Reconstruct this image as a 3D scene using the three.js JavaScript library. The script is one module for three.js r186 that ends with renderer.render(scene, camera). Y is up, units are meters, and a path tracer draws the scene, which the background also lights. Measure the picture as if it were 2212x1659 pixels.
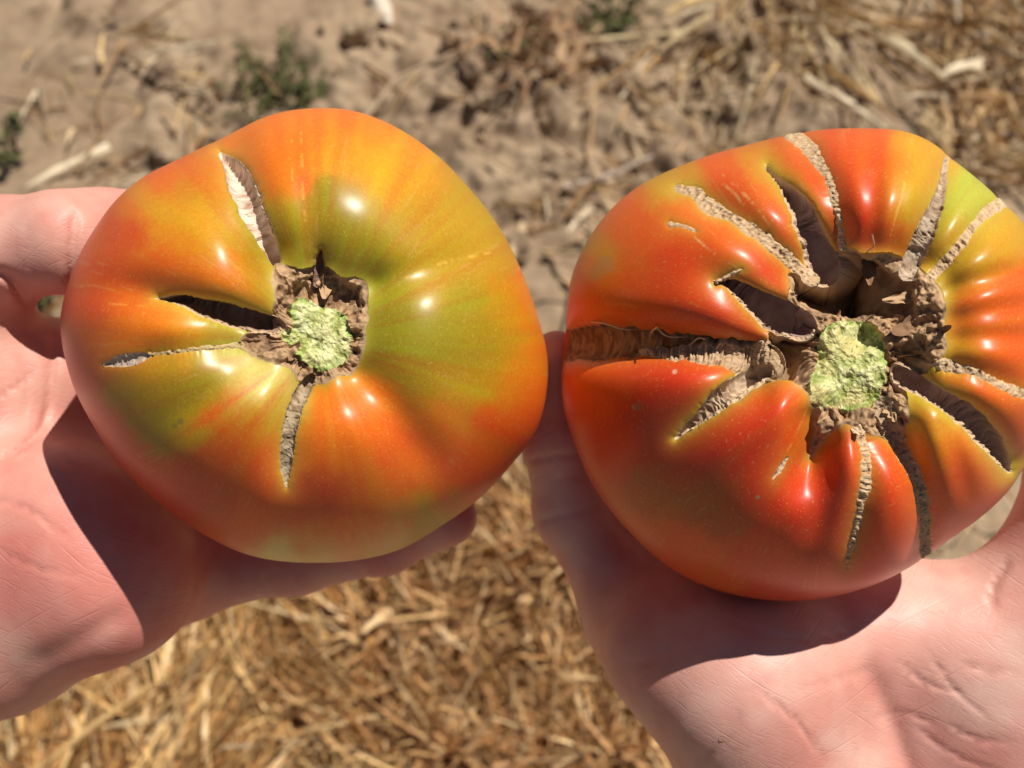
import * as THREE from 'three';
import { mergeGeometries } from 'three/addons/utils/BufferGeometryUtils.js';

// ------------------------------------------------------------------ camera, sky, sun, exposure
const scene = new THREE.Scene();
const FOV = 40, PITCH = THREE.MathUtils.degToRad(62), EYE = new THREE.Vector3(0, 1.05, 0);
const camera = new THREE.PerspectiveCamera(FOV, 4 / 3, 0.02, 600);
camera.position.copy(EYE);
camera.lookAt(EYE.x, EYE.y - Math.sin(PITCH), EYE.z - Math.cos(PITCH));
camera.focus = 0.208;
camera.userData.fStop = 17;
camera.updateMatrixWorld();

const renderer = new THREE.WebGLRenderer({ antialias: true });
renderer.toneMapping = THREE.LinearToneMapping;
renderer.toneMappingExposure = 1.08;
renderer.shadowMap.enabled = true;

const SUN = new THREE.Vector3(0.365, 0.868, -0.33).normalize();
{ // clear midday sky: pale near the horizon, deeper blue overhead, a mild glow round the sun
  const W = 256, Hh = 128, data = new Float32Array(W * Hh * 4);
  for (let y = 0; y < Hh; y++) for (let x = 0; x < W; x++) {
    const el = ((y + 0.5) / Hh - 0.5) * Math.PI, az = ((x + 0.5) / W - 0.5) * 2 * Math.PI;
    const d = new THREE.Vector3(Math.cos(el) * Math.cos(az), Math.sin(el), Math.cos(el) * Math.sin(az)), up = Math.max(0, d.y), h = Math.exp(-up * 4.5);
    const g = 0.06 * Math.exp(-(1 - d.dot(SUN)) * 9), k = (y * W + x) * 4;
    data[k] = 0.042 + 0.12 * h + g; data[k + 1] = 0.068 + 0.115 * h + g * 0.95; data[k + 2] = 0.115 + 0.10 * h + g * 0.85; data[k + 3] = 1;
  }
  const sky = new THREE.DataTexture(data, W, Hh, THREE.RGBAFormat, THREE.FloatType);
  sky.mapping = THREE.EquirectangularReflectionMapping; sky.magFilter = THREE.LinearFilter; sky.minFilter = THREE.LinearFilter; sky.wrapS = THREE.RepeatWrapping; sky.needsUpdate = true;
  scene.background = sky; scene.environment = sky;
}
const sun = new THREE.DirectionalLight(new THREE.Color(1.0, 0.95, 0.87), 5);
sun.position.copy(SUN).multiplyScalar(5).add(new THREE.Vector3(0, 0, -0.5));
sun.target.position.set(0, 0, -0.5);
sun.castShadow = true; sun.shadow.mapSize.set(4096, 4096);
Object.assign(sun.shadow.camera, { left: -1.5, right: 1.5, top: 1.5, bottom: -1.5, near: 0.1, far: 12 });
scene.add(sun, sun.target);

// ------------------------------------------------------------------ helpers
const clamp = (x, a = 0, b = 1) => Math.min(b, Math.max(a, x));
const sstep = (a, b, x) => { const t = clamp((x - a) / (b - a)); return t * t * (3 - 2 * t); };
const lerp = (a, b, t) => a + (b - a) * t;
const mix3 = (a, b, t) => [lerp(a[0], b[0], t), lerp(a[1], b[1], t), lerp(a[2], b[2], t)];
function rng(seed) { let s = seed >>> 0; return () => { s = (s + 0x6d2b79f5) | 0; let t = Math.imul(s ^ (s >>> 15), 1 | s); t = (t + Math.imul(t ^ (t >>> 7), 61 | t)) ^ t; return ((t ^ (t >>> 14)) >>> 0) / 4294967296; }; }
function hash3(x, y, z) { let h = Math.imul(x, 374761393) + Math.imul(y, 668265263) + Math.imul(z, 2147483647 ^ 0x2545f491); h = Math.imul(h ^ (h >>> 13), 1274126177); return ((h ^ (h >>> 16)) >>> 0) / 4294967296; }
function noise(x, y, z = 0) {            // value noise, -1..1
  const xi = Math.floor(x), yi = Math.floor(y), zi = Math.floor(z);
  let fx = x - xi, fy = y - yi, fz = z - zi;
  fx = fx * fx * fx * (fx * (fx * 6 - 15) + 10); fy = fy * fy * fy * (fy * (fy * 6 - 15) + 10); fz = fz * fz * fz * (fz * (fz * 6 - 15) + 10);
  const a = lerp(lerp(hash3(xi, yi, zi), hash3(xi + 1, yi, zi), fx), lerp(hash3(xi, yi + 1, zi), hash3(xi + 1, yi + 1, zi), fx), fy);
  if (z === 0) return a * 2 - 1;
  const b = lerp(lerp(hash3(xi, yi, zi + 1), hash3(xi + 1, yi, zi + 1), fx), lerp(hash3(xi, yi + 1, zi + 1), hash3(xi + 1, yi + 1, zi + 1), fx), fy);
  return lerp(a, b, fz) * 2 - 1;
}
function fbm(x, y, z = 0, n = 4) { let s = 0, a = 0.5; for (let i = 0; i < n; i++) { s += a * noise(x, y, z); x = x * 2.03 + 17.1; y = y * 2.03 - 9.7; z = z ? z * 2.03 + 4.3 : 0; a *= 0.5; } return s; }
const camRight = new THREE.Vector3(1, 0, 0), camFwd = new THREE.Vector3(0, -Math.sin(PITCH), -Math.cos(PITCH)), camUp = new THREE.Vector3(0, Math.cos(PITCH), -Math.sin(PITCH));
// a plan of the place on a sheet 2212 x 1659 units: plan point + depth in metres -> point in the world
const PW = 2212, PH = 1659, PF = PH / 2 / Math.tan(THREE.MathUtils.degToRad(FOV / 2));
function at(px, py, depth) {
  return EYE.clone().addScaledVector(camFwd, depth).addScaledVector(camRight, (px - PW / 2) / PF * depth).addScaledVector(camUp, -(py - PH / 2) / PF * depth);
}
function onGround(px, py, y = 0) { const d = at(px, py, 1).sub(EYE); return EYE.clone().addScaledVector(d, (y - EYE.y) / d.y); }
const shade = (o) => { o.castShadow = o.receiveShadow = true; return o; };
function tag(o, label, category, group) { o.userData.label = label; o.userData.category = category; if (group) o.userData.group = group; return o; }
function catmull(pts, n, closed = false) {
  const c = new THREE.CatmullRomCurve3(pts.map((p) => new THREE.Vector3(p[0], p[1], p[2] ?? 0)), closed, 'centripetal');
  return c.getPoints(n).map((v) => [v.x, v.y, v.z]);
}
// ------------------------------------------------------------------ ground
const soilCol = (x, z) => {
  const n = fbm(x * 9, z * 9, 0, 4), f = fbm(x * 90 + 5, z * 90, 0, 3);
  let c = mix3([0.250, 0.170, 0.104], [0.370, 0.266, 0.170], clamp(0.5 + n * 1.1 + f * 0.5));
  return mix3(c, [0.20, 0.122, 0.070], clamp(fbm(x * 22 + 40, z * 22, 0, 3) * 1.6 - 0.15) * 0.75);
};
function soilY(x, z) {
  const far = sstep(3, 30, Math.hypot(x, z + 0.55));
  let y = fbm(x * 5 + 3, z * 5, 0, 3) * 0.020 * (1 - far);
  const n = fbm(x * 15, z * 15 + 7, 0, 5), rough = sstep(-0.25, 0.3, fbm(x * 3.2 + 21, z * 3.2, 0, 3)); y += Math.abs(n) * (0.012 + 0.042 * rough) * (1 - far) + fbm(x * 70, z * 70, 0, 3) * (0.003 + 0.007 * rough) * (1 - far);
  return y - 0.006;
}
{
  const N = 480, pos = [], col = [], idx = [];
  const warp = (i) => { const u = (i / N) * 2 - 1, a = Math.abs(u); return Math.sign(u) * (a < 0.66 ? a * 1.3 : 0.858 + (a - 0.66) * 1.3 + 3.4 * Math.pow(Math.min(1, (a - 0.66) / 0.27), 2) + (a > 0.93 ? 180 * Math.pow((a - 0.93) / 0.07, 3) : 0)); };
  for (let j = 0; j <= N; j++) for (let i = 0; i <= N; i++) {
    const x = warp(i), z = warp(j) - 0.6;
    pos.push(x, soilY(x, z), z); col.push(...soilCol(x, z));
  }
  for (let j = 0; j < N; j++) for (let i = 0; i < N; i++) { const a = j * (N + 1) + i, b = a + 1, c = a + N + 1, d = c + 1; idx.push(a, c, b, b, c, d); }
  const g = new THREE.BufferGeometry();
  g.setAttribute('position', new THREE.Float32BufferAttribute(pos, 3)); g.setAttribute('color', new THREE.Float32BufferAttribute(col, 3)); g.setIndex(idx); g.computeVertexNormals();
  const m = shade(new THREE.Mesh(g, new THREE.MeshStandardMaterial({ vertexColors: true, roughness: 1 })));
  m.name = 'ground'; m.userData = { kind: 'structure', label: 'dry pale brown field soil strewn with straw' };
  scene.add(m);
}
function instanced(name, geom, mat, list, label, category) {
  const m = shade(new THREE.InstancedMesh(geom, mat, list.length));
  list.forEach((o, i) => { m.setMatrixAt(i, o.m); m.setColorAt(i, new THREE.Color().setRGB(...o.c)); });
  m.name = name; m.userData = { kind: 'stuff', label, category };
  scene.add(m); return m;
}
const mat4 = (p, e, s) => new THREE.Matrix4().compose(p, new THREE.Quaternion().setFromEuler(e), s);
{ // clods
  const r = rng(11), g = new THREE.IcosahedronGeometry(1, 3), p = g.attributes.position;
  for (let i = 0; i < p.count; i++) { const x = p.getX(i), y = p.getY(i), z = p.getZ(i), k = 1 + fbm(x * 1.6 + 4, y * 1.6, z * 1.6 + 9, 3) * 0.7; p.setXYZ(i, x * k, y * k * 0.75, z * k); }
  g.computeVertexNormals();
  const list = [];
  for (let i = 0; i < 9000; i++) {
    const x = (r() - 0.5) * 3.6, z = -0.9 + (r() - 0.5) * 3.2, s = 0.002 + 0.020 * Math.pow(r(), 5);
    if (fbm(x * 3.2 + 21, z * 3.2, 0, 3) < r() * 0.35 - 0.1) continue;
    const c = soilCol(x, z), b = 0.85 + r() * 0.4;
    list.push({ m: mat4(new THREE.Vector3(x, soilY(x, z) + s * 0.3, z), new THREE.Euler(r() * 6, r() * 6, r() * 6), new THREE.Vector3(s * (0.8 + r() * 0.6), s, s)), c: c.map((v) => v * b) });
  }
  instanced('soil_clods', g, new THREE.MeshStandardMaterial({ roughness: 1 }), list, 'small crumbled clods of dry soil scattered on the ground', 'soil');
}
function bladeGeometry(bend, seg = 6, twist = 0.5) {       // length 1 along x, three-sided, tapering
  const pos = [], idx = [];
  for (let i = 0; i <= seg; i++) {
    const t = i / seg, y = bend * 4 * t * (1 - t) * 0.5 + bend * t * t * 0.6, w = 0.5 * (1 - 0.75 * t * t), a0 = twist * t * 3;
    for (let k = 0; k < 3; k++) { const a = a0 + k * 2.094; pos.push(t, y + 0.02 * Math.sin(t * 9), 0); pos[pos.length - 2] += 0; pos.push(0, 0, 0); pos.length -= 3; pos[pos.length - 2] = y; pos[pos.length - 1] = bend * 0.35 * Math.sin(t * 3.1); pos.w ??= []; pos.w.push([Math.sin(a) * w, Math.cos(a) * w]); }
  }
  for (let i = 0; i < seg; i++) for (let k = 0; k < 3; k++) { const a = i * 3 + k, b = i * 3 + (k + 1) % 3; idx.push(a, b, a + 3, b, b + 3, a + 3); }
  return { pos, idx, off: pos.w };
}
function blade(len, width, bend, twist) {
  const b = bladeGeometry(bend, 6, twist), p = new Float32Array(b.pos.length);
  for (let i = 0; i < b.off.length; i++) { p[i * 3] = b.pos[i * 3] * len; p[i * 3 + 1] = b.pos[i * 3 + 1] * len + b.off[i][0] * width * 0.45; p[i * 3 + 2] = b.pos[i * 3 + 2] * len + b.off[i][1] * width; }
  const g = new THREE.BufferGeometry(); g.setAttribute('position', new THREE.BufferAttribute(p, 3)); g.setIndex(b.idx); g.computeVertexNormals(); return g;
}
const STRAW = [[0.62, 0.43, 0.21], [0.68, 0.51, 0.29], [0.52, 0.32, 0.14], [0.56, 0.36, 0.17], [0.72, 0.59, 0.40], [0.40, 0.23, 0.10]];
const strawMat = new THREE.MeshStandardMaterial({ roughness: 0.6 });
function litter(name, seed, count, place, lens, widths, colors, label) {
  const r = rng(seed), shapes = [0.05, 0.18, 0.35].map((b, i) => blade(1, 1, b, 0.4 + i * 0.5)), lists = [[], [], []];
  for (let i = 0; i < count; i++) {
    const pl = place(r); if (!pl) continue;
    const { x, z, yaw, tilt, lift } = pl, L = lerp(lens[0], lens[1], r()), W = lerp(widths[0], widths[1], r() * r());
    const c = colors[Math.floor(r() * colors.length)], b = 0.8 + r() * 0.4;
    lists[Math.floor(r() * 3)].push({ m: mat4(new THREE.Vector3(x, soilY(x, z) + lift, z), new THREE.Euler((r() - 0.5) * 2, yaw, tilt, 'YXZ'), new THREE.Vector3(L, W * 2.2, W)), c: c.map((v) => v * b) });
  }
  // blades scaled: x = length, y/z = width, so the unit shape keeps its bend small
  lists.forEach((l, k) => {
    const g = shapes[k].clone(), p = g.attributes.position;
    for (let i = 0; i < p.count; i++) { /* bend in y of unit shape is measured in widths */ p.setY(i, p.getY(i) * (k === 0 ? 6 : k === 1 ? 7 : 8)); }
    g.computeVertexNormals();
    instanced(name + (k ? '_00' + k : ''), g, strawMat, l, label + ['', ', slightly bowed blades', ', curled blades'][k], 'dry grass');
  });
}
// sparse straw over the whole soil
litter('loose_straw', 21, 13000, (r) => {
  const x = (r() - 0.5) * 3.6, z = -0.9 + (r() - 0.5) * 3.2;
  if (fbm(x * 4 + 11, z * 4, 0, 2) < -0.12 + r() * 0.2) return null;
  return { x, z, yaw: r() * 6.28, tilt: (r() - 0.35) * 0.35, lift: 0.004 + r() * 0.012 };
}, [0.015, 0.13], [0.0006, 0.0022], STRAW, 'loose straw scattered over bare soil');
{ // dense dry grass mat along the bottom
  const c = onGround(760, 1520), c2 = onGround(1250, 1560);
  litter('dry_grass_mat', 31, 9500, (r) => {
    const px = -150 + r() * 1750, py = 1130 + r() * 720;
    const edge = 1180 + Math.abs(px - 1000) * 0.06 + fbm(px * 0.006, py * 0.006, 0, 3) * 240;
    if (py < edge - r() * 160 || px > 1560 - r() * 260) return null;
    const p = onGround(px, py);
    return { x: p.x, z: p.z, yaw: 2.3 + 2.4 * fbm(p.x * 4 + 5, p.z * 4, 0, 2) + (r() - 0.5) * 1.3 + (r() > 0.8 ? r() * 3 : 0), tilt: r() * 0.35, lift: r() * 0.035 };
  }, [0.05, 0.17], [0.0006, 0.0017], [[0.68, 0.41, 0.15], [0.74, 0.49, 0.21], [0.62, 0.34, 0.115], [0.50, 0.255, 0.085], [0.38, 0.18, 0.06], [0.76, 0.56, 0.30]], 'matted golden brown dry grass');
  litter('brown_grass_heads', 32, 2400, (r) => {
    const a = r() * 6.28, q = Math.sqrt(r()), px = 1130 + Math.cos(a) * q * 330, py = 1450 + Math.sin(a) * q * 260, p = onGround(px, py);
    return { x: p.x, z: p.z, yaw: r() * 6.28, tilt: 0.2 + r() * 0.8, lift: 0.01 + r() * 0.035 };
  }, [0.03, 0.09], [0.0008, 0.0020], [[0.54, 0.30, 0.13], [0.46, 0.24, 0.095], [0.62, 0.38, 0.17], [0.70, 0.48, 0.25]], 'reddish brown dried grass seed heads');
}
{ // fan of straw at the upper right
  const root = onGround(1640, -60);
  litter('straw_fan', 41, 100, (r) => {
    const a = -1.57 + (r() - 0.5) * 2.0, d = r() * 0.26, x = root.x + 0.05 * (r() - 0.5) + Math.cos(a) * d * 0.9, z = root.z - Math.sin(a) * d;
    return { x, z, yaw: a + (r() - 0.5) * 1.3, tilt: (r() - 0.4) * 0.2, lift: 0.006 + r() * 0.014 };
  }, [0.05, 0.17], [0.0010, 0.0028], [[0.66, 0.45, 0.20], [0.66, 0.50, 0.27], [0.55, 0.34, 0.14], [0.70, 0.56, 0.34]], 'fan of golden straw spreading over soil');
  litter('straw_patch', 42, 240, (r) => {
    const px = 2000 + r() * 330, py = -80 + r() * 500, p = onGround(px, py);
    return { x: p.x, z: p.z, yaw: r() * 6.28, tilt: (r() - 0.3) * 0.5, lift: 0.005 + r() * 0.03 };
  }, [0.03, 0.10], [0.0012, 0.0032], STRAW, 'tangled brown straw beside the straw fan');
  litter('dead_weed_stems', 43, 80, (r) => {
    const px = 960 + (r() + r()) * 170, py = 60 + r() * 170, p = onGround(px, py);
    return { x: p.x, z: p.z, yaw: r() * 6.28, tilt: r() * 0.7, lift: 0.002 + r() * 0.03 };
  }, [0.02, 0.07], [0.0012, 0.003], [[0.44, 0.25, 0.13], [0.38, 0.22, 0.11], [0.52, 0.34, 0.18]], 'rusty dead stems between the green weeds');
}
// single sticks and stalks
function stick(name, a, b, width, color, label, bow = 0.02) {
  const A = onGround(...a), B = onGround(...b), M = A.clone().lerp(B, 0.5);
  A.y = soilY(A.x, A.z) + 0.008; B.y = soilY(B.x, B.z) + 0.010; M.y += 0.022; M.x += bow;
  const crv = new THREE.CatmullRomCurve3([A, A.clone().lerp(M, 0.55).setY(0.016), M, M.clone().lerp(B, 0.5).setY(0.021), B]);
  const g = new THREE.TubeGeometry(crv, 40, width, 7, false), p = g.attributes.position;
  for (let i = 0; i < p.count; i++) { const t = Math.floor(i / 8) / 40, c = crv.getPoint(t), k = (1 - 0.45 * t) * (1 + 0.25 * noise(t * 9, i % 8, 3.3)); p.setXYZ(i, c.x + (p.getX(i) - c.x) * k, c.y + (p.getY(i) - c.y) * k, c.z + (p.getZ(i) - c.z) * k); }
  g.computeVertexNormals();
  const m = shade(new THREE.Mesh(g, new THREE.MeshStandardMaterial({ color: new THREE.Color().setRGB(...color), roughness: 0.75 }))); m.name = name;
  scene.add(tag(m, label, 'stalk')); return m;
}
stick('dry_stalk', [1215, 425], [1405, 355], 0.0042, [0.50, 0.40, 0.31], 'grey bleached stalk lying on bare soil above the red tomato');
stick('dry_stalk_001', [790, 270], [985, 130], 0.0030, [0.52, 0.38, 0.24], 'thin tan stalk lying between the two green weed clumps', -0.02);
stick('dry_stalk_002', [1265, 270], [1420, 330], 0.0035, [0.50, 0.36, 0.22], 'tan stalk on bare soil under the rusty dead stems', 0);
stick('dry_stalk_003', [1062, 1125], [1105, 1195], 0.0042, [0.64, 0.48, 0.27], 'stout pale straw stalk beside the fingertip of the left hand', 0);
stick('dry_stalk_004', [-20, 1570], [50, 1680], 0.0034, [0.72, 0.62, 0.50], 'whitish stalk below the left wrist', 0);
stick('dry_stalk_005', [80, 1480], [88, 1640], 0.0026, [0.62, 0.52, 0.40], 'thin upright whitish stalk under the left palm', 0);
stick('dry_stalk_006', [1210, 1380], [1310, 1600], 0.0026, [0.62, 0.45, 0.24], 'curved golden stalk beside the right palm', 0.03);
{ // pale bleached leaf fragment at the top
  const g = new THREE.SphereGeometry(1, 24, 16), p = g.attributes.position;
  for (let i = 0; i < p.count; i++) { const x = p.getX(i), y = p.getY(i), z = p.getZ(i), k = 1 + 0.35 * fbm(x * 2 + 3, y * 2, z * 2 + 8, 3); p.setXYZ(i, x * k * 0.034, y * k * 0.009, z * k * 0.013 + 0.006 * Math.sin(x * 2)); }
  g.computeVertexNormals();
  const m = shade(new THREE.Mesh(g, new THREE.MeshStandardMaterial({ color: new THREE.Color().setRGB(0.66, 0.55, 0.43), roughness: 0.8 })));
  const q = onGround(825, 22); m.position.set(q.x, soilY(q.x, q.z) + 0.008, q.z); m.rotation.y = -0.95; m.name = 'bleached_husk';
  scene.add(tag(m, 'bleached pale husk lying on the soil', 'husk'));
}
// green weeds
const leafMats = [[0.050, 0.056, 0.018], [0.078, 0.084, 0.030], [0.13, 0.13, 0.055]].map((c) => new THREE.MeshPhysicalMaterial({ color: new THREE.Color().setRGB(...c), roughness: 0.95, specularIntensity: 0.3, side: THREE.DoubleSide }));
const stemMat = new THREE.MeshStandardMaterial({ color: new THREE.Color().setRGB(0.16, 0.13, 0.06), roughness: 0.8 });
function weed(name, px, py, radius, n, label, seed, h = 0.05) {
  const r = rng(seed), root = new THREE.Group(), o = onGround(px, py); root.position.set(o.x, soilY(o.x, o.z), o.z); root.name = name;
  const stems = [], leaves = [[], [], []];
  for (let i = 0; i < n; i++) {
    const a = r() * 6.28, L = radius * (0.35 + 0.75 * r()), top = new THREE.Vector3(Math.cos(a) * L, h * (0.3 + r()), Math.sin(a) * L), mid = top.clone().multiplyScalar(0.5).setY(top.y * 0.8);
    const c = new THREE.CatmullRomCurve3([new THREE.Vector3(0, 0, 0), mid, top]);
    stems.push(new THREE.TubeGeometry(c, 6, 0.0009, 4));
    const nl = 5 + Math.floor(r() * 6);
    for (let k = 0; k < nl; k++) {
      const t = 0.3 + 0.7 * (k + r()) / nl, q = c.getPoint(Math.min(1, t)), s = 0.005 + r() * 0.008, lg = new THREE.PlaneGeometry(1, 1, 4, 2), p = lg.attributes.position;
      for (let j = 0; j < p.count; j++) { const u = p.getX(j) + 0.5, v = p.getY(j) * 2; p.setXYZ(j, u, v * 0.34 * Math.sin(Math.PI * Math.pow(clamp(u, 0.02, 0.98), 0.8)), Math.abs(v) * 0.10 - u * u * 0.25); }
      lg.rotateX(-Math.PI / 2); lg.applyMatrix4(mat4(q, new THREE.Euler((r() - 0.5) * 0.9, r() * 6.28, (r() - 0.3) * 0.9, 'YXZ'), new THREE.Vector3(s, s, s))); lg.computeVertexNormals();
      leaves[Math.floor(r() * 3)].push(lg);
    }
  }
  const st = shade(new THREE.Mesh(mergeGeometries(stems), stemMat)); st.name = 'stem'; root.add(st);
  leaves.forEach((l, k) => { if (l.length) { const m = shade(new THREE.Mesh(mergeGeometries(l), leafMats[k])); m.name = 'foliage'; root.add(m); } });
  scene.add(tag(root, label, 'weed')); return root;
}
weed('green_weed', 600, 185, 0.088, 34, 'dark green weed behind the top of the orange and olive tomato', 51, 0.05);
weed('green_weed_001', 1330, 62, 0.064, 28, 'compact dark green weed beside the straw fan', 52, 0.05);
weed('green_weed_002', 1115, 130, 0.050, 18, 'sparse grey green weed among rusty dead stems', 53, 0.03);
weed('green_weed_003', 40, 340, 0.042, 12, 'thin green weed above the left thumb', 54, 0.05);
weed('green_weed_004', -20, 120, 0.024, 6, 'small green weed cut by the edge near pale soil', 55, 0.04);
weed('green_weed_005', 105, 655, 0.030, 12, 'green weed seen through the gap between left thumb and palm', 56, 0.05);
weed('green_weed_006', 660, 225, 0.030, 9, 'low green weed spilling over soil next to the dark green clump', 57, 0.03);
weed('green_weed_007', 2150, 60, 0.018, 5, 'few green leaves among tangled brown straw', 59, 0.02);

// ------------------------------------------------------------------ tomatoes
function sdPoly(P, x, y) {
  let d = 1e9, s = 1;
  for (let i = 0, j = P.length - 1; i < P.length; j = i++) {
    const ex = P[j][0] - P[i][0], ey = P[j][1] - P[i][1], wx = x - P[i][0], wy = y - P[i][1], t = clamp((wx * ex + wy * ey) / (ex * ex + ey * ey || 1)), bx = wx - ex * t, by = wy - ey * t;
    d = Math.min(d, bx * bx + by * by);
    const c1 = y >= P[i][1], c2 = y < P[j][1], c3 = ex * wy > ey * wx; if ((c1 && c2 && c3) || (!c1 && !c2 && !c3)) s = -s;
  }
  return s * Math.sqrt(d);
}
function line(pts, n = 28) {             // [x, y, halfWidth] control points -> dense line with lengths and box
  const c = catmull(pts, n), len = [0]; let wm = 0, x0 = 1e9, x1 = -1e9, y0 = 1e9, y1 = -1e9;
  c.forEach((p, i) => { if (i) len.push(len[i - 1] + Math.hypot(p[0] - c[i - 1][0], p[1] - c[i - 1][1])); wm = Math.max(wm, p[2]); x0 = Math.min(x0, p[0]); x1 = Math.max(x1, p[0]); y0 = Math.min(y0, p[1]); y1 = Math.max(y1, p[1]); });
  return { c, len, wm, x0, x1, y0, y1, total: len[len.length - 1] };
}
const hit = { d: 0, s: 0, w: 0, side: 0 };
function near(L, x, y) {
  let best = 1e18;
  for (let i = 0; i < L.c.length - 1; i++) {
    const a = L.c[i], b = L.c[i + 1], ex = b[0] - a[0], ey = b[1] - a[1], wx = x - a[0], wy = y - a[1], t = clamp((wx * ex + wy * ey) / (ex * ex + ey * ey || 1)), bx = wx - ex * t, by = wy - ey * t, d = bx * bx + by * by;
    if (d < best) { best = d; hit.s = L.len[i] + t * (L.len[i + 1] - L.len[i]); hit.w = lerp(a[2], b[2], t); hit.side = Math.sign(ex * wy - ey * wx); hit.nx = bx; hit.ny = by; }
  }
  hit.d = Math.sqrt(best); return hit;
}
const CORK = { tan: [0.50, 0.315, 0.165], pale: [0.66, 0.475, 0.285], brown: [0.25, 0.135, 0.068], dark: [0.11, 0.06, 0.035], mauve: [0.28, 0.165, 0.125] };
const SUPER = 2.15;

function makeTomato(T) {
  const { C, S, d0, H, HB } = T, NPHI = T.nphi ?? 1000, NF = 430, NB = 50, M = 0.001;
  const outline = catmull(T.outline, 720, true), Rphi = new Float32Array(1440);
  { // outline radius by angle about the centre
    const pol = outline.map((p) => [Math.atan2(p[1] - C[1], p[0] - C[0]), Math.hypot(p[0] - C[0], p[1] - C[1])]).sort((a, b) => a[0] - b[0]);
    for (let i = 0; i < 1440; i++) { const a = -Math.PI + (i / 1440) * 2 * Math.PI; let j = pol.findIndex((q) => q[0] >= a); if (j < 0) j = 0; const p1 = pol[j], p0 = pol[(j + pol.length - 1) % pol.length]; let da = p1[0] - p0[0], db = a - p0[0]; if (da < 0) { da += 2 * Math.PI; if (db < 0) db += 2 * Math.PI; } Rphi[i] = lerp(p0[1], p1[1], da ? clamp(db / da) : 0); }
    for (let it = 0; it < 2; it++) { const o = Rphi.slice(); for (let i = 0; i < 1440; i++) { let s = 0; for (let k = -8; k <= 8; k++) s += o[(i + k + 1440) % 1440]; Rphi[i] = s / 17; } }
  }
  const R = (phi) => { let u = ((phi + Math.PI) / (2 * Math.PI)) * 1440; u = ((u % 1440) + 1440) % 1440; const i = Math.floor(u); return lerp(Rphi[i], Rphi[(i + 1) % 1440], u - i); };
  // place: own frame whose z axis is the stem axis
  const pos0 = at(C[0], C[1], 1).sub(EYE).normalize().multiplyScalar(d0).add(EYE);
  const zA = EYE.clone().sub(pos0).normalize(), xA = new THREE.Vector3().crossVectors(camUp, zA).normalize(), yA = new THREE.Vector3().crossVectors(zA, xA);
  const frame = new THREE.Matrix4().makeBasis(xA, yA, zA).setPosition(pos0), inv = frame.clone().invert();
  const spread = (x, y) => { const d = at(x, y, 1).sub(EYE), w = -d.dot(zA); return [d.dot(xA) / w * d0, d.dot(yA) / w * d0]; };   // plan units -> metres across the fruit
  const Rm = new Float32Array(720); { const pol = outline.map((p) => { const q = spread(p[0], p[1]); return [Math.atan2(q[1], q[0]), Math.hypot(q[0], q[1]) * 0.997]; }); for (let i = 0; i < 720; i++) { const a = -Math.PI + (i + 0.5) / 360 * Math.PI; let b = 9; for (const q of pol) { const e = Math.abs(Math.atan2(Math.sin(q[0] - a), Math.cos(q[0] - a))); if (e < b) { b = e; Rm[i] = q[1]; } } } }
  // smooth relief (funnel round the stem, furrows, bulges) on a raster, blurred, in millimetres
  const cork = catmull(T.cork, 160, true), stem = catmull(T.stem, 90, true);
  const furrows = T.furrows.map((f) => ({ ...f, L: line(f.pts) }));
  const cracks = T.cracks.map((c) => ({ ...c, L: line(c.pts, 36) }));
  const ST = 5, GX = Math.ceil(1300 / ST), ox = C[0] - 650, oy = C[1] - 650;
  let F = new Float32Array(GX * GX);
  for (let j = 0; j < GX; j++) for (let i = 0; i < GX; i++) {
    const x = ox + i * ST, y = oy + j * ST, sd = sdPoly(cork, x, y);
    let z = sd > 0 ? -T.rim * Math.exp(-Math.pow(sd / T.roll, 1.15)) : -T.rim - T.cup * sstep(0, 75, -sd);
    for (const f of furrows) { const L = f.L; if (x < L.x0 - f.w * 3 || x > L.x1 + f.w * 3 || y < L.y0 - f.w * 3 || y > L.y1 + f.w * 3) continue; near(L, x, y); z -= f.d * T.fold * Math.exp(-((hit.d / f.w) ** 2)) * sstep(0, 0.12, hit.s / L.total + 0.02) * sstep(1.02, f.fade ?? 0.6, hit.s / L.total); }
    for (const b of T.bulges) z += b[3] * Math.exp(-((x - b[0]) ** 2 + (y - b[1]) ** 2) / (b[2] * b[2]));
    F[j * GX + i] = z;
  }
  for (let it = 0; it < 5; it++) for (const [dx, dy] of [[1, 0], [0, 1]]) { const o = F.slice(); for (let j = 2; j < GX - 2; j++) for (let i = 2; i < GX - 2; i++) { const k = j * GX + i, e = dx + dy * GX; F[k] = (o[k - 2 * e] + 2 * o[k - e] + 3 * o[k] + 2 * o[k + e] + o[k + 2 * e]) / 9; } }
  const bs = (t) => [(1 - t) ** 3 / 6, (3 * t ** 3 - 6 * t * t + 4) / 6, (-3 * t ** 3 + 3 * t * t + 3 * t + 1) / 6, t ** 3 / 6];
  const relief = (x, y) => { const u = (x - ox) / ST, v = (y - oy) / ST, i = clamp(Math.floor(u), 1, GX - 3), j = clamp(Math.floor(v), 1, GX - 3), a = bs(u - i), b = bs(v - j); let s = 0; for (let q = 0; q < 4; q++) for (let p = 0; p < 4; p++) s += a[p] * b[q] * F[(j + q - 1) * GX + i + p - 1]; return s; };
  // vertices
  const rows = NF + NB, NV = NPHI * rows + 2, P = new Float32Array(NV * 3), tx = new Float32Array(NV), ty = new Float32Array(NV), front = new Float32Array(NV);
  const e = 2 / SUPER;
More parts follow.
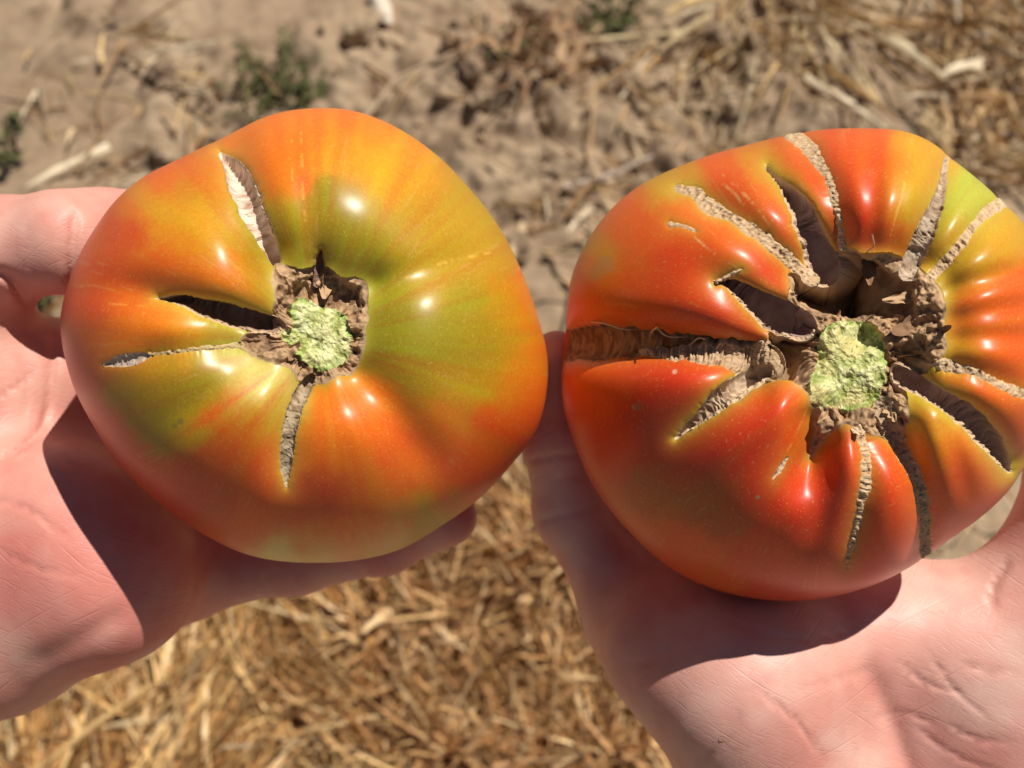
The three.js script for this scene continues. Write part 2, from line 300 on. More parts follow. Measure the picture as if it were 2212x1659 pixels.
  const put = (v, a, phi) => {
    const sa = Math.pow(Math.max(0, Math.sin(a)), e), ca = Math.cos(a), f = ca > 0, z0 = (f ? H : -HB) * Math.pow(Math.abs(ca), e), off = f ? 1 - sa : 0;
    const x = C[0] + Math.cos(phi) * R(phi) * sa + (S[0] - C[0]) * off, y = C[1] + Math.sin(phi) * R(phi) * sa + (S[1] - C[1]) * off;
    const k = 1 - Math.max(0, z0) / d0 - 0.003 * sa * sa;
    tx[v] = x; ty[v] = y; front[v] = f ? sstep(0, 0.45, ca) : 0;
    const m = spread(x, y); P[v * 3] = m[0] * k; P[v * 3 + 1] = m[1] * k;
    P[v * 3 + 2] = z0 + (f ? relief(x, y) * M * sstep(-0.02, 0.35, ca) : 0);
  };
  const ang = (j) => (j < NF ? Math.PI / 2 * Math.pow((j + 0.5) / NF, 1.16) : Math.PI / 2 + Math.PI / 2 * (j - NF + 0.5) / NB);
  for (let j = 0; j < rows; j++) for (let i = 0; i < NPHI; i++) put(j * NPHI + i, ang(j), (i / NPHI) * 2 * Math.PI - Math.PI);
  put(NV - 2, 0, 0); put(NV - 1, Math.PI, 0);
  const idx = [];
  for (let j = 0; j < rows - 1; j++) for (let i = 0; i < NPHI; i++) { const a = j * NPHI + i, b = j * NPHI + (i + 1) % NPHI, c = a + NPHI, d = b + NPHI; idx.push(a, b, c, b, d, c); }
  for (let i = 0; i < NPHI; i++) { idx.push(NV - 2, (i + 1) % NPHI, i); idx.push(NV - 1, (rows - 1) * NPHI + i, (rows - 1) * NPHI + (i + 1) % NPHI); }
  const base = new THREE.BufferGeometry(); base.setAttribute('position', new THREE.BufferAttribute(P, 3)); base.setIndex(idx); base.computeVertexNormals();
  let flip = 1; { const n = base.attributes.normal; if (n.getZ(NPHI * 150) < 0) flip = -1; }
  const n0 = base.attributes.normal.array;
  // colours, cracks, cork
  const col = new Float32Array(NV * 3), reg = new Uint8Array(NV), rimCol = new Float32Array(NV * 3), Q = new Float32Array(P);
  const anchors = T.colors.map(([x, y, c, w = 1]) => [x, y, T.pal[c], w]);
  for (let v = 0; v < NV; v++) {
    let x = tx[v], y = ty[v]; let edge = 0; const lx = P[v * 3] * 1000, ly = P[v * 3 + 1] * 1000, lz = P[v * 3 + 2] * 1000;
    let r = 0, g = 0, b = 0, W = 1e-9;
    const wx = x + 26 * noise(x * 0.02, y * 0.02, 1.5) + 9 * noise(x * 0.06, y * 0.06, 2.5), wy = y + 26 * noise(x * 0.02 + 50, y * 0.02, 1.5) + 9 * noise(x * 0.06 + 50, y * 0.06, 2.5);
    for (const a of anchors) { const d2 = (wx - a[0]) ** 2 + (wy - a[1]) ** 2; if (d2 > 160000) continue; const w = a[3] * Math.exp(-d2 / (2 * 38 * 38)) + 1e-6 / (1 + d2 / 900); r += a[2][0] * w; g += a[2][1] * w; b += a[2][2] * w; W += w; }
    let c = [r / W, g / W, b / W];
    { // pigment grain: fine flecks, and faint meridian streaks
      const fl = noise(lx * 2.6, ly * 2.6, lz * 2.6 + 3.1) * 0.5 + noise(lx * 5.5, ly * 5.5, lz * 5.5 + 9.1) * 0.5, ph = Math.atan2(y - S[1], x - S[0]), rs = Math.hypot(x - S[0], y - S[1]);
      const st = noise(ph * 26, rs * 0.006, 4.7);
      const band = noise(ph * 9 + 3, rs * 0.005, 7.7) + 0.6 * noise(ph * 21, rs * 0.006, 2.7);
      const k = 1 + fl * 0.10; c = [c[0] * k * (1 - 0.05 * band), c[1] * (1 + fl * 0.20 + st * 0.10 + band * 0.16), c[2] * (1 + fl * 0.15)];
      const speck = sstep(0.62, 0.80, noise(lx * 3.1 + 40, ly * 3.1, lz * 3.1 + 6.2)); c = mix3(c, [0.78, 0.48, 0.14], speck * 0.22);
      const scuff = sstep(0.45, 0.62, noise(ph * 95 + 0.8 * noise(rs * 0.03, ph * 5, 1.9), rs * 0.028, 8.3)) * sstep(0.25, 0.5, noise(x * 0.012, y * 0.012, 9.9)); c = mix3(c, [0.72, 0.46, 0.16], scuff * 0.13);
    }
    let dz = 0, id = 0;
    const sdC = front[v] > 0 ? sdPoly(cork, x, y) + 5 * noise(x * 0.035, y * 0.035, 7.7) + 2.5 * noise(x * 0.11, y * 0.11, 3.3) : 99;
    let green = Math.exp(-Math.max(0, sdC) / 16) * (T.corkHalo ?? 0.8);
    for (let q = 0; q < cracks.length && front[v] > 0; q++) {
      const K = cracks[q], L = K.L, m = L.wm + 40;
      if (x < L.x0 - m || x > L.x1 + m || y < L.y0 - m || y > L.y1 + m) continue;
      near(L, x, y); const { d, s } = hit, side = hit.side;
      const jag = K.jag ?? (K.mode === 'scar' ? 1.8 : 1), w = Math.max(0.5, hit.w * (1 + 0.14 * jag * noise(s * 0.05, q * 9.1 + side * 3, 1.7)) + jag * 1.1 * noise(s * 0.16, q * 5 + side * 7, 8.8)), u = d / w;
      green = Math.max(green, (K.halo ?? 0.8) * Math.exp(-Math.max(0, d - w) / (K.haloW ?? 17)));
      if (K.mode !== 'line' && !edge) { // pull grid points that fall beside the crack's rim onto it, so the rim runs clean
        const tol = 0.3 + 0.55 * 2 * Math.PI * Math.hypot(x - S[0], y - S[1]) / NPHI;
        if (Math.abs(d - w) < tol && d > 0.5) { const k = (w - d) / d, mx = hit.nx * k, my = hit.ny * k, a = spread(x, y), b2 = spread(x + mx, y + my), sc = 1 - Math.max(0, P[v * 3 + 2]) / d0; Q[v * 3] += (b2[0] - a[0]) * sc; Q[v * 3 + 1] += (b2[1] - a[1]) * sc; edge = q + 1; dz -= K.mode === 'open' ? K.drop ?? 0.7 : 0.25; continue; }
      }
      if (K.mode === 'line') { if (u < 1) c = mix3(c, K.c1, (1 - u * u) * 0.5 * clamp(0.35 + 1.3 * noise(s * 0.06, q * 3.7, 1.3) + 0.6 * noise(s * 0.3, q, 4.1))); continue; }
      if (u >= 1) { dz -= (K.mode === 'open' ? K.drop ?? 0.7 : 0.25) * Math.exp(-(d - w) / 7); continue; }
      if (K.mode === 'open') {
        const rim = side === K.rimSide ? K.rim ?? 0.35 : 0.07; let u2 = clamp(u / (1 - rim));
        const off = clamp(side * (K.lean ?? 0), -1, 1), uu = clamp(u2 * (1 + off * 0.2)), ends = sstep(0, 0.12, s / L.total + 0.01) * (K.closed ? sstep(1, 0.9, s / L.total) : 1);
        const prof = Math.pow(1 - Math.pow(uu, K.sharp ?? 1.6), 0.75);
        const rough = fbm(lx * 0.9, ly * 0.9, lz * 0.9 + 2.2, 3);
        dz = -(K.drop ?? 0.7) - K.depth * prof * lerp(0.35, 1, ends) + (rough * (K.depth > 3 ? 1.1 : 0.5) + (K.depth > 3 ? 0.35 * noise(s * 0.18, d * 0.05 + q, 3.6) : 0)) * sstep(1, 0.8, u) + 0.12 * noise(lx * 3, ly * 3, lz * 3 + 1.1);
        let t = clamp(0.5 + fbm(lx * 0.8 + 9, ly * 0.8, lz * 0.8 + 5.5, 4) * 1.5 + (K.bias ?? 0));
        c = mix3(K.c1, K.c2, t);
        if (u > 1 - rim) { c = mix3(c, mix3(CORK.tan, CORK.pale, clamp(0.6 + rough)), sstep(1 - rim, 1 - rim * 0.6, u) * (K.edge ?? 0.7)); dz -= 0.35 * (1 - u) / rim; }
        const pit = sstep(0.42, 0.6, fbm(lx * 1.4 + 70, ly * 1.4, lz * 1.4 + 3.5, 2) + (K.pits ?? 0)); c = mix3(c, CORK.brown, pit * 0.8); dz -= pit * 0.35;
      } else { // corky scar: raised, crumbly, with cross ticks
        const tick = noise(s * (K.ticks ?? 0.22), q * 3.3, 6.6), rough = fbm(lx * 1.6, ly * 1.6, lz * 1.6 + 4.4, 3);
        dz = (K.h ?? 0.5) * 0.6 * Math.sqrt(1 - u * u) * (0.6 + 0.8 * tick) + rough * 0.35 - 0.25;
        c = mix3(CORK.tan, CORK.pale, clamp(0.5 + rough * 1.3 + tick * 0.5));
        const pit = sstep(0.18, 0.4, fbm(lx * 1.5 + 30, ly * 1.5, lz * 1.5 + 8.5, 2) + (K.pits ?? 0) + (1 - u) * 0.08 - 0.04); c = mix3(c, CORK.brown, pit * 0.6); dz -= pit * 0.25;
        if (K.tint) c = mix3(c, K.tint, 0.55);
      }
      id = q + 3;
    }
    for (const k of T.marks ?? []) { const d = Math.hypot(x - k[0], y - k[1]); if (d < k[2]) c = mix3(c, k[3], 0.7 * sstep(k[2], k[2] * 0.5, d)); }
    if (id === 0 && green > 0.01) c = mix3(c, T.pal.halo, clamp(green) * 0.75);
    if (id === 0 && front[v] > 0) {
      const sdS = sdPoly(stem, x, y) + 4 * noise(x * 0.11, y * 0.11, 5.1);
      if (sdS < 0) {
        id = 2;
        const lump = fbm(x * 0.045, y * 0.045, 2.9, 4), fine = fbm(lx * 0.8, ly * 0.8, 1.3, 3);
        dz = T.stemUp * sstep(0, 22, -sdS) + lump * 0.8 + fine * 0.35 - (T.stemCup ?? 0) * Math.exp(-((x - T.cupAt[0]) ** 2 + (y - T.cupAt[1]) ** 2) / (T.cupAt[2] ** 2));
        c = mix3([0.37, 0.40, 0.10], [0.64, 0.62, 0.28], clamp(0.5 + lump * 1.6 + fine * 1.2));
        c = mix3(c, T.stemHeart, sstep(0.1, 0.5, fbm(x * 0.02 + 8, y * 0.02, 3.3, 2) + (T.heart ?? 0)) * 0.8);
        c = mix3(c, [0.12, 0.13, 0.03], sstep(0.36, 0.5, fbm(lx * 1.1 + 3, ly * 1.1, 8.8, 2)) * 0.7);
        c = mix3(c, [0.30, 0.40, 0.09], sstep(-16, -3, sdS) * clamp(0.1 + 2 * noise(x * 0.05, y * 0.05, 2.2)));
      } else if (sdC < 0) {
        id = 1;
        const ph = Math.atan2(y - S[1], x - S[0]), rs = Math.hypot(x - S[0], y - S[1]), fib = noise(ph * 6, rs * 0.012, 3.9) * 0.7 + noise(ph * 19, rs * 0.03, 6.9) * 0.3;
        const lump = fbm(x * 0.030, y * 0.030, 4.4, 3), fine = fbm(lx * 1.3, ly * 1.3, lz * 1.3 + 7.3, 3), inn = sstep(0, 16, -sdC);
        dz = inn * (lump * T.lump + fib * 1.2) + fine * 0.4 * inn;
        for (const p of T.pits) dz -= p[3] * Math.exp(-(((x - p[0]) * Math.cos(p[4] ?? 0) + (y - p[1]) * Math.sin(p[4] ?? 0)) ** 2 / (p[2] * p[2]) + (-(x - p[0]) * Math.sin(p[4] ?? 0) + (y - p[1]) * Math.cos(p[4] ?? 0)) ** 2 / ((p[5] ?? p[2]) ** 2)));
        c = mix3(CORK.brown, CORK.tan, clamp(0.62 + fib * 0.4 + fine * 1.0 + lump * 0.6));
        c = mix3(c, CORK.pale, sstep(14, 3, -sdC) * 0.25);
        c = mix3(c, CORK.dark, sstep(0.22, 0.45, fbm(x * 0.05 + 90, y * 0.05, 6.1, 3)) * 0.5);
      }
    }
    if (edge && id === 0) { reg[v] = 255; const K = cracks[edge - 1], e2 = K.mode === 'open' ? mix3(K.c1, CORK.pale, K.edge ?? 0.7) : mix3(CORK.tan, CORK.pale, 0.4); rimCol.set(e2, v * 3); } else reg[v] = id;
    dz *= M * flip;
    Q[v * 3] += n0[v * 3] * dz; Q[v * 3 + 1] += n0[v * 3 + 1] * dz; Q[v * 3 + 2] += n0[v * 3 + 2] * dz;
    col[v * 3] = c[0]; col[v * 3 + 1] = c[1]; col[v * 3 + 2] = c[2];
  }
  const full = new THREE.BufferGeometry(); full.setAttribute('position', new THREE.BufferAttribute(Q, 3)); full.setIndex(idx); full.computeVertexNormals();
  const nrm = full.attributes.normal.array; if (flip < 0) for (let i = 0; i < nrm.length; i++) nrm[i] = -nrm[i];
  const parts = new Map();
  for (let t = 0; t < idx.length; t += 3) { const q3 = [reg[idx[t]], reg[idx[t + 1]], reg[idx[t + 2]]].filter((r) => r !== 255), id = q3.length ? Math.max(...q3) : 0; if (!parts.has(id)) parts.set(id, []); parts.get(id).push(idx[t], flip < 0 ? idx[t + 2] : idx[t + 1], flip < 0 ? idx[t + 1] : idx[t + 2]); }
  const root = new THREE.Group(); root.name = T.name; tag(root, T.label, 'tomato', undefined);
  frame.decompose(root.position, root.quaternion, root.scale);
  for (const [id, list] of [...parts].sort((p, q) => p[0] - q[0])) {
    const map = new Map(), pp = [], nn = [], cc = [], uv = [], ii = [];
    for (const v of list) { let k = map.get(v); if (k === undefined) { k = map.size; map.set(v, k); pp.push(Q[v * 3], Q[v * 3 + 1], Q[v * 3 + 2]); nn.push(nrm[v * 3], nrm[v * 3 + 1], nrm[v * 3 + 2]); if (reg[v] === 255 && id > 2) cc.push(rimCol[v * 3], rimCol[v * 3 + 1], rimCol[v * 3 + 2]); else cc.push(col[v * 3], col[v * 3 + 1], col[v * 3 + 2]); uv.push(Q[v * 3] * 40, Q[v * 3 + 1] * 40); } ii.push(k); }
    const g = new THREE.BufferGeometry(); g.setAttribute('position', new THREE.Float32BufferAttribute(pp, 3)); g.setAttribute('normal', new THREE.Float32BufferAttribute(nn, 3)); g.setAttribute('color', new THREE.Float32BufferAttribute(cc, 3)); g.setAttribute('uv', new THREE.Float32BufferAttribute(uv, 2)); g.setIndex(ii);
    const m = shade(new THREE.Mesh(g, id === 0 ? skinMat : id === 2 ? stemScarMat : corkMat));
    m.name = id === 0 ? 'skin' : id === 1 ? 'corky_hollow' : id === 2 ? 'stem_scar' : cracks[id - 3].mode === 'open' ? 'crack' : 'corky_scar';
    if (id > 2 && cracks[id - 3].label) m.userData.label = cracks[id - 3].label;
    root.add(m);
  }
  const find = (x, y) => { let b = 1e18, k = 0; for (let v = 0; v < NPHI * NF; v += 3) { const d = (tx[v] - x) ** 2 + (ty[v] - y) ** 2; if (d < b) { b = d; k = v; } } return [new THREE.Vector3(Q[k * 3], Q[k * 3 + 1], Q[k * 3 + 2]), new THREE.Vector3(n0[k * 3] * flip, n0[k * 3 + 1] * flip, n0[k * 3 + 2] * flip)]; };
  (T.flakes ?? []).forEach(([x, y, dir, len, wid, lift, tone], fi) => { // thin curled pieces of dried cork
    const [o, n] = find(x, y), X = new THREE.Vector3(Math.cos(dir), -Math.sin(dir), 0), Y = new THREE.Vector3(Math.sin(dir), Math.cos(dir), 0), g = new THREE.BoxGeometry(1, 1, 1, 14, 10, 1), p = g.attributes.position, r = 0.00011;
    for (let i = 0; i < p.count; i++) { const u = p.getX(i) + 0.5, v = p.getY(i) * (1 - 0.75 * u * u) * (1 + 0.3 * noise(u * 5, fi * 7.1, 2.2)), w = p.getZ(i), q = o.clone().addScaledVector(X, u * len * r + 0.0003 * noise(v * 6, fi, 5.5)).addScaledVector(Y, v * wid * r).addScaledVector(n, (lift * u * u * 0.001) + 0.0007 * (v * v * 2) + 0.0011 * fbm(u * 4, v * 4 + fi * 3, 1.1, 3) + w * 0.0003 - 0.0006 * (1 - u)); p.setXYZ(i, q.x, q.y, q.z); }
    g.computeVertexNormals(); const m = shade(new THREE.Mesh(g, flakeMats[tone ?? 0])); m.name = 'cork_flake'; root.add(m);
  });
  (T.fibres ?? []).forEach((pts) => { const c = new THREE.CatmullRomCurve3(pts.map(([x, y, h]) => { const [o, n] = find(x, y); return o.addScaledVector(n, h * 0.001); })), m = shade(new THREE.Mesh(new THREE.TubeGeometry(c, 16, 0.00016, 5), flakeMats[0])); m.name = 'cork_fibre'; root.add(m); });
  scene.add(root);
  root.updateMatrixWorld();
  // rough signed distance of the whole fruit, for the hands that hold it
  const q = new THREE.Vector3();
  const sdf = (p) => { q.copy(p).applyMatrix4(inv); const r = Math.hypot(q.x, q.y), u = (Math.atan2(q.y, q.x) + Math.PI) / Math.PI * 360 - 0.5, i = Math.floor(u), rm = lerp(Rm[(i + 720) % 720], Rm[(i + 1) % 720], u - i), h = q.z > 0 ? H : HB; return (Math.pow(Math.pow(r / rm, SUPER) + Math.pow(Math.abs(q.z) / h, SUPER), 1 / SUPER) - 1) * 0.036; };
  return { root, sdf, frame };
}
const flakeMats = [CORK.pale, CORK.tan, CORK.brown].map((c) => new THREE.MeshStandardMaterial({ color: new THREE.Color().setRGB(...c), roughness: 0.9 }));
const skinMat = new THREE.MeshPhysicalMaterial({ vertexColors: true, roughness: 0.46, specularIntensity: 0.3, clearcoat: 0.6, clearcoatRoughness: 0.33 });
const corkMat = new THREE.MeshStandardMaterial({ vertexColors: true, roughness: 0.95 });
const stemScarMat = new THREE.MeshStandardMaterial({ vertexColors: true, roughness: 0.5 });
const PAL = { R: [0.64, 0.070, 0.010], r: [0.70, 0.105, 0.010], O: [0.74, 0.17, 0.009], Y: [0.66, 0.29, 0.010], V: [0.31, 0.225, 0.010], v: [0.47, 0.26, 0.010], G: [0.46, 0.50, 0.045], P: [0.70, 0.50, 0.16], B: [0.52, 0.05, 0.012], N: [0.36, 0.13, 0.018], halo: [0.46, 0.42, 0.05] };
const PALR = { ...PAL, R: [0.60, 0.045, 0.009], r: [0.66, 0.062, 0.009], O: [0.71, 0.105, 0.009], Y: [0.68, 0.30, 0.012], v: [0.52, 0.28, 0.012], B: [0.50, 0.035, 0.010], N: [0.38, 0.10, 0.014] };
const tomatoA = makeTomato({
  name: 'tomato', label: 'yellow, olive and orange tomato with four brown cracks, on the left hand', C: [655, 725], S: [690, 735], d0: 0.24, H: 0.043, HB: 0.038, pal: PAL,
  fold: 1.35, rim: 9, roll: 84, cup: 3.5, lump: 2.2, stemUp: 0.7, cupAt: [690, 660, 30], stemHeart: [0.60, 0.62, 0.32], heart: 0.0,
  outline: [[690, 232], [760, 237], [850, 270], [940, 330], [1010, 400], [1080, 490], [1130, 590], [1165, 690], [1184, 770], [1182, 850], [1160, 930], [1110, 1000], [1040, 1075], [950, 1140], [860, 1190], [760, 1213], [690, 1217], [600, 1213], [520, 1195], [430, 1150], [340, 1085], [260, 1010], [200, 920], [155, 830], [132, 740], [128, 690], [140, 630], [165, 560], [205, 490], [250, 430], [310, 380], [380, 345], [440, 315], [500, 287], [560, 256], [620, 238]],
  cork: [[592, 560], [620, 566], [655, 575], [690, 568], [740, 590], [795, 605], [800, 660], [797, 720], [786, 775], [762, 812], [722, 822], [690, 838], [655, 836], [622, 800], [565, 780], [508, 746], [520, 722], [556, 712], [580, 690], [590, 650], [585, 605]],
  stem: [[628, 652], [655, 640], [690, 655], [722, 665], [752, 680], [762, 730], [752, 782], [700, 806], [655, 785], [625, 750], [604, 722], [626, 700]],
  pits: [[690, 605, 45, 3.5], [760, 640, 25, 3.5], [575, 690, 22, 3]],
  furrows: [
    { pts: [[470, 250, 1], [500, 330, 1], [560, 470, 1], [600, 570, 1]], w: 50, d: 2.6, fade: 0.9 }, { pts: [[590, 690, 1], [450, 672, 1], [300, 630, 1], [150, 610, 1]], w: 42, d: 2.4 },
    { pts: [[520, 750, 1], [400, 757, 1], [250, 780, 1]], w: 34, d: 1.4 }, { pts: [[690, 800, 1], [640, 870, 1], [618, 990, 1], [615, 1100, 1]], w: 44, d: 2.4 },
    { pts: [[790, 620, 1], [880, 598, 1], [1000, 560, 1], [1090, 530, 1]], w: 36, d: 1.5 }, { pts: [[760, 790, 1], [840, 880, 1], [920, 990, 1], [980, 1080, 1]], w: 52, d: 2.2 },
    { pts: [[690, 590, 1], [665, 470, 1], [655, 330, 1]], w: 34, d: 1.0 }, { pts: [[600, 600, 1], [500, 490, 1], [400, 410, 1]], w: 30, d: 0.9 }, { pts: [[570, 770, 1], [460, 850, 1], [360, 960, 1]], w: 40, d: 1.1 },
  ],
  bulges: [[460, 530, 80, 1.0], [965, 690, 110, 1.6], [780, 420, 100, 0.8], [560, 860, 70, 0.8], [760, 930, 80, 0.8]],
  cracks: [
    { mode: 'open', pts: [[472, 322, 5], [494, 341, 17], [518, 393, 25], [541, 447, 24], [566, 498, 18], [590, 552, 8]], depth: 3.0, c1: [0.74, 0.59, 0.47], c2: [0.40, 0.25, 0.16], bias: -0.3, lean: -0.6, sharp: 2.0, halo: 0.7 },
    { mode: 'open', pts: [[333, 640, 3], [385, 648, 10], [450, 670, 19], [520, 690, 24], [590, 704, 22]], depth: 5, c1: [0.42, 0.27, 0.19], c2: [0.30, 0.18, 0.11], rimSide: 1, rim: 0.3, sharp: 2.2, halo: 0.9, edge: 0.9 },
    { mode: 'open', pts: [[222, 789, 3], [250, 782, 12], [285, 776, 14], [318, 768, 5]], depth: 0.5, drop: 0.15, c1: [0.56, 0.43, 0.34], c2: [0.42, 0.29, 0.21], closed: true, pits: -0.5, jag: 0.4, halo: 0.35 },
    { mode: 'scar', pts: [[318, 767, 3], [400, 757, 4], [470, 750, 5], [515, 746, 7]], h: 0.35, ticks: 0.35, halo: 0.4, tint: [0.42, 0.34, 0.12] },
    { mode: 'open', pts: [[672, 822, 13], [648, 862, 15], [628, 921, 15], [618, 984, 14], [617, 1030, 9], [618, 1056, 2]].reverse(), depth: 0.9, drop: 0.35, c1: [0.44, 0.34, 0.22], c2: [0.24, 0.16, 0.09], sharp: 2.6, halo: 0.8, edge: 0.75, pits: 0.08 },
    { mode: 'open', pts: [[692, 536, 2], [690, 565, 9], [688, 610, 11]], depth: 1.8, c1: CORK.mauve, c2: CORK.brown, halo: 0.5 },
    { mode: 'line', pts: [[650, 270, 3], [652, 340, 4], [655, 420, 4], [660, 480, 3]], c1: [0.80, 0.42, 0.05], halo: 0 },
    { mode: 'line', pts: [[630, 300, 3], [632, 400, 3]], c1: [0.80, 0.42, 0.05], halo: 0 },
    { mode: 'line', pts: [[880, 598, 4], [960, 566, 5], [1060, 545, 4]], c1: [0.80, 0.50, 0.08], halo: 0 },
    { mode: 'line', pts: [[230, 655, 3], [320, 662, 4]], c1: [0.80, 0.36, 0.05], halo: 0 },
  ],
  flakes: [[700, 600, 1.5, 34, 26, 2, 1], [770, 650, 2.4, 30, 26, 2, 2], [615, 770, -0.6, 26, 24, 1.2, 1]],
  marks: [[388, 912, 9, [0.20, 0.18, 0.03]], [376, 921, 8, [0.22, 0.18, 0.03]]],
  colors: [[600, 270, 'O'], [690, 260, 'O'], [480, 380, 'r'], [620, 350, 'O'], [560, 300, 'O'], [760, 330, 'Y'], [880, 370, 'Y'], [960, 440, 'v'], [1010, 500, 'v'], [720, 440, 'V'], [650, 480, 'v'], [700, 520, 'V'], [800, 540, 'V'], [860, 480, 'v'], [780, 260, 'O'], [900, 560, 'v'], [1040, 570, 'v'], [1060, 740, 'V'], [930, 820, 'V'], [1000, 840, 'v'], [1000, 650, 'V'], [900, 720, 'V'], [1000, 760, 'V'], [880, 820, 'V'], [850, 650, 'V'], [950, 600, 'v'], [1090, 680, 'v'], [1130, 640, 'O'], [1150, 800, 'O'], [1090, 800, 'v'], [1100, 900, 'r'], [1020, 960, 'r'], [950, 900, 'O'], [830, 870, 'O'], [860, 960, 'r'], [1000, 1040, 'r'], [760, 900, 'O'], [720, 960, 'O'], [700, 1080, 'B'], [640, 1120, 'R'], [560, 1000, 'r'], [520, 900, 'O'], [480, 960, 'r'], [420, 1100, 'B'], [560, 880, 'v'], [450, 820, 'V'], [350, 880, 'V'], [300, 830, 'v'], [520, 770, 'P'], [560, 820, 'P'], [400, 900, 'v'], [250, 740, 'O'], [170, 700, 'R'], [180, 560, 'R'], [160, 800, 'R'], [230, 940, 'R'], [330, 1060, 'R'], [450, 1160, 'r'], [600, 1215, 'P'], [720, 1222, 'P'], [850, 1190, 'P'], [930, 1140, 'v'], [700, 1150, 'O'], [560, 1130, 'r'], [800, 1150, 'O'], [820, 1100, 'O'], [780, 1020, 'O'], [400, 560, 'r'], [500, 600, 'O'], [300, 600, 'r'], [250, 500, 'R'], [350, 470, 'Y'], [420, 500, 'Y'], [430, 420, 'v'], [490, 500, 'v'], [350, 390, 'r'], [560, 560, 'V'], [560, 640, 'v'], [350, 690, 'O'], [420, 710, 'Y'], [480, 725, 'V']],
});
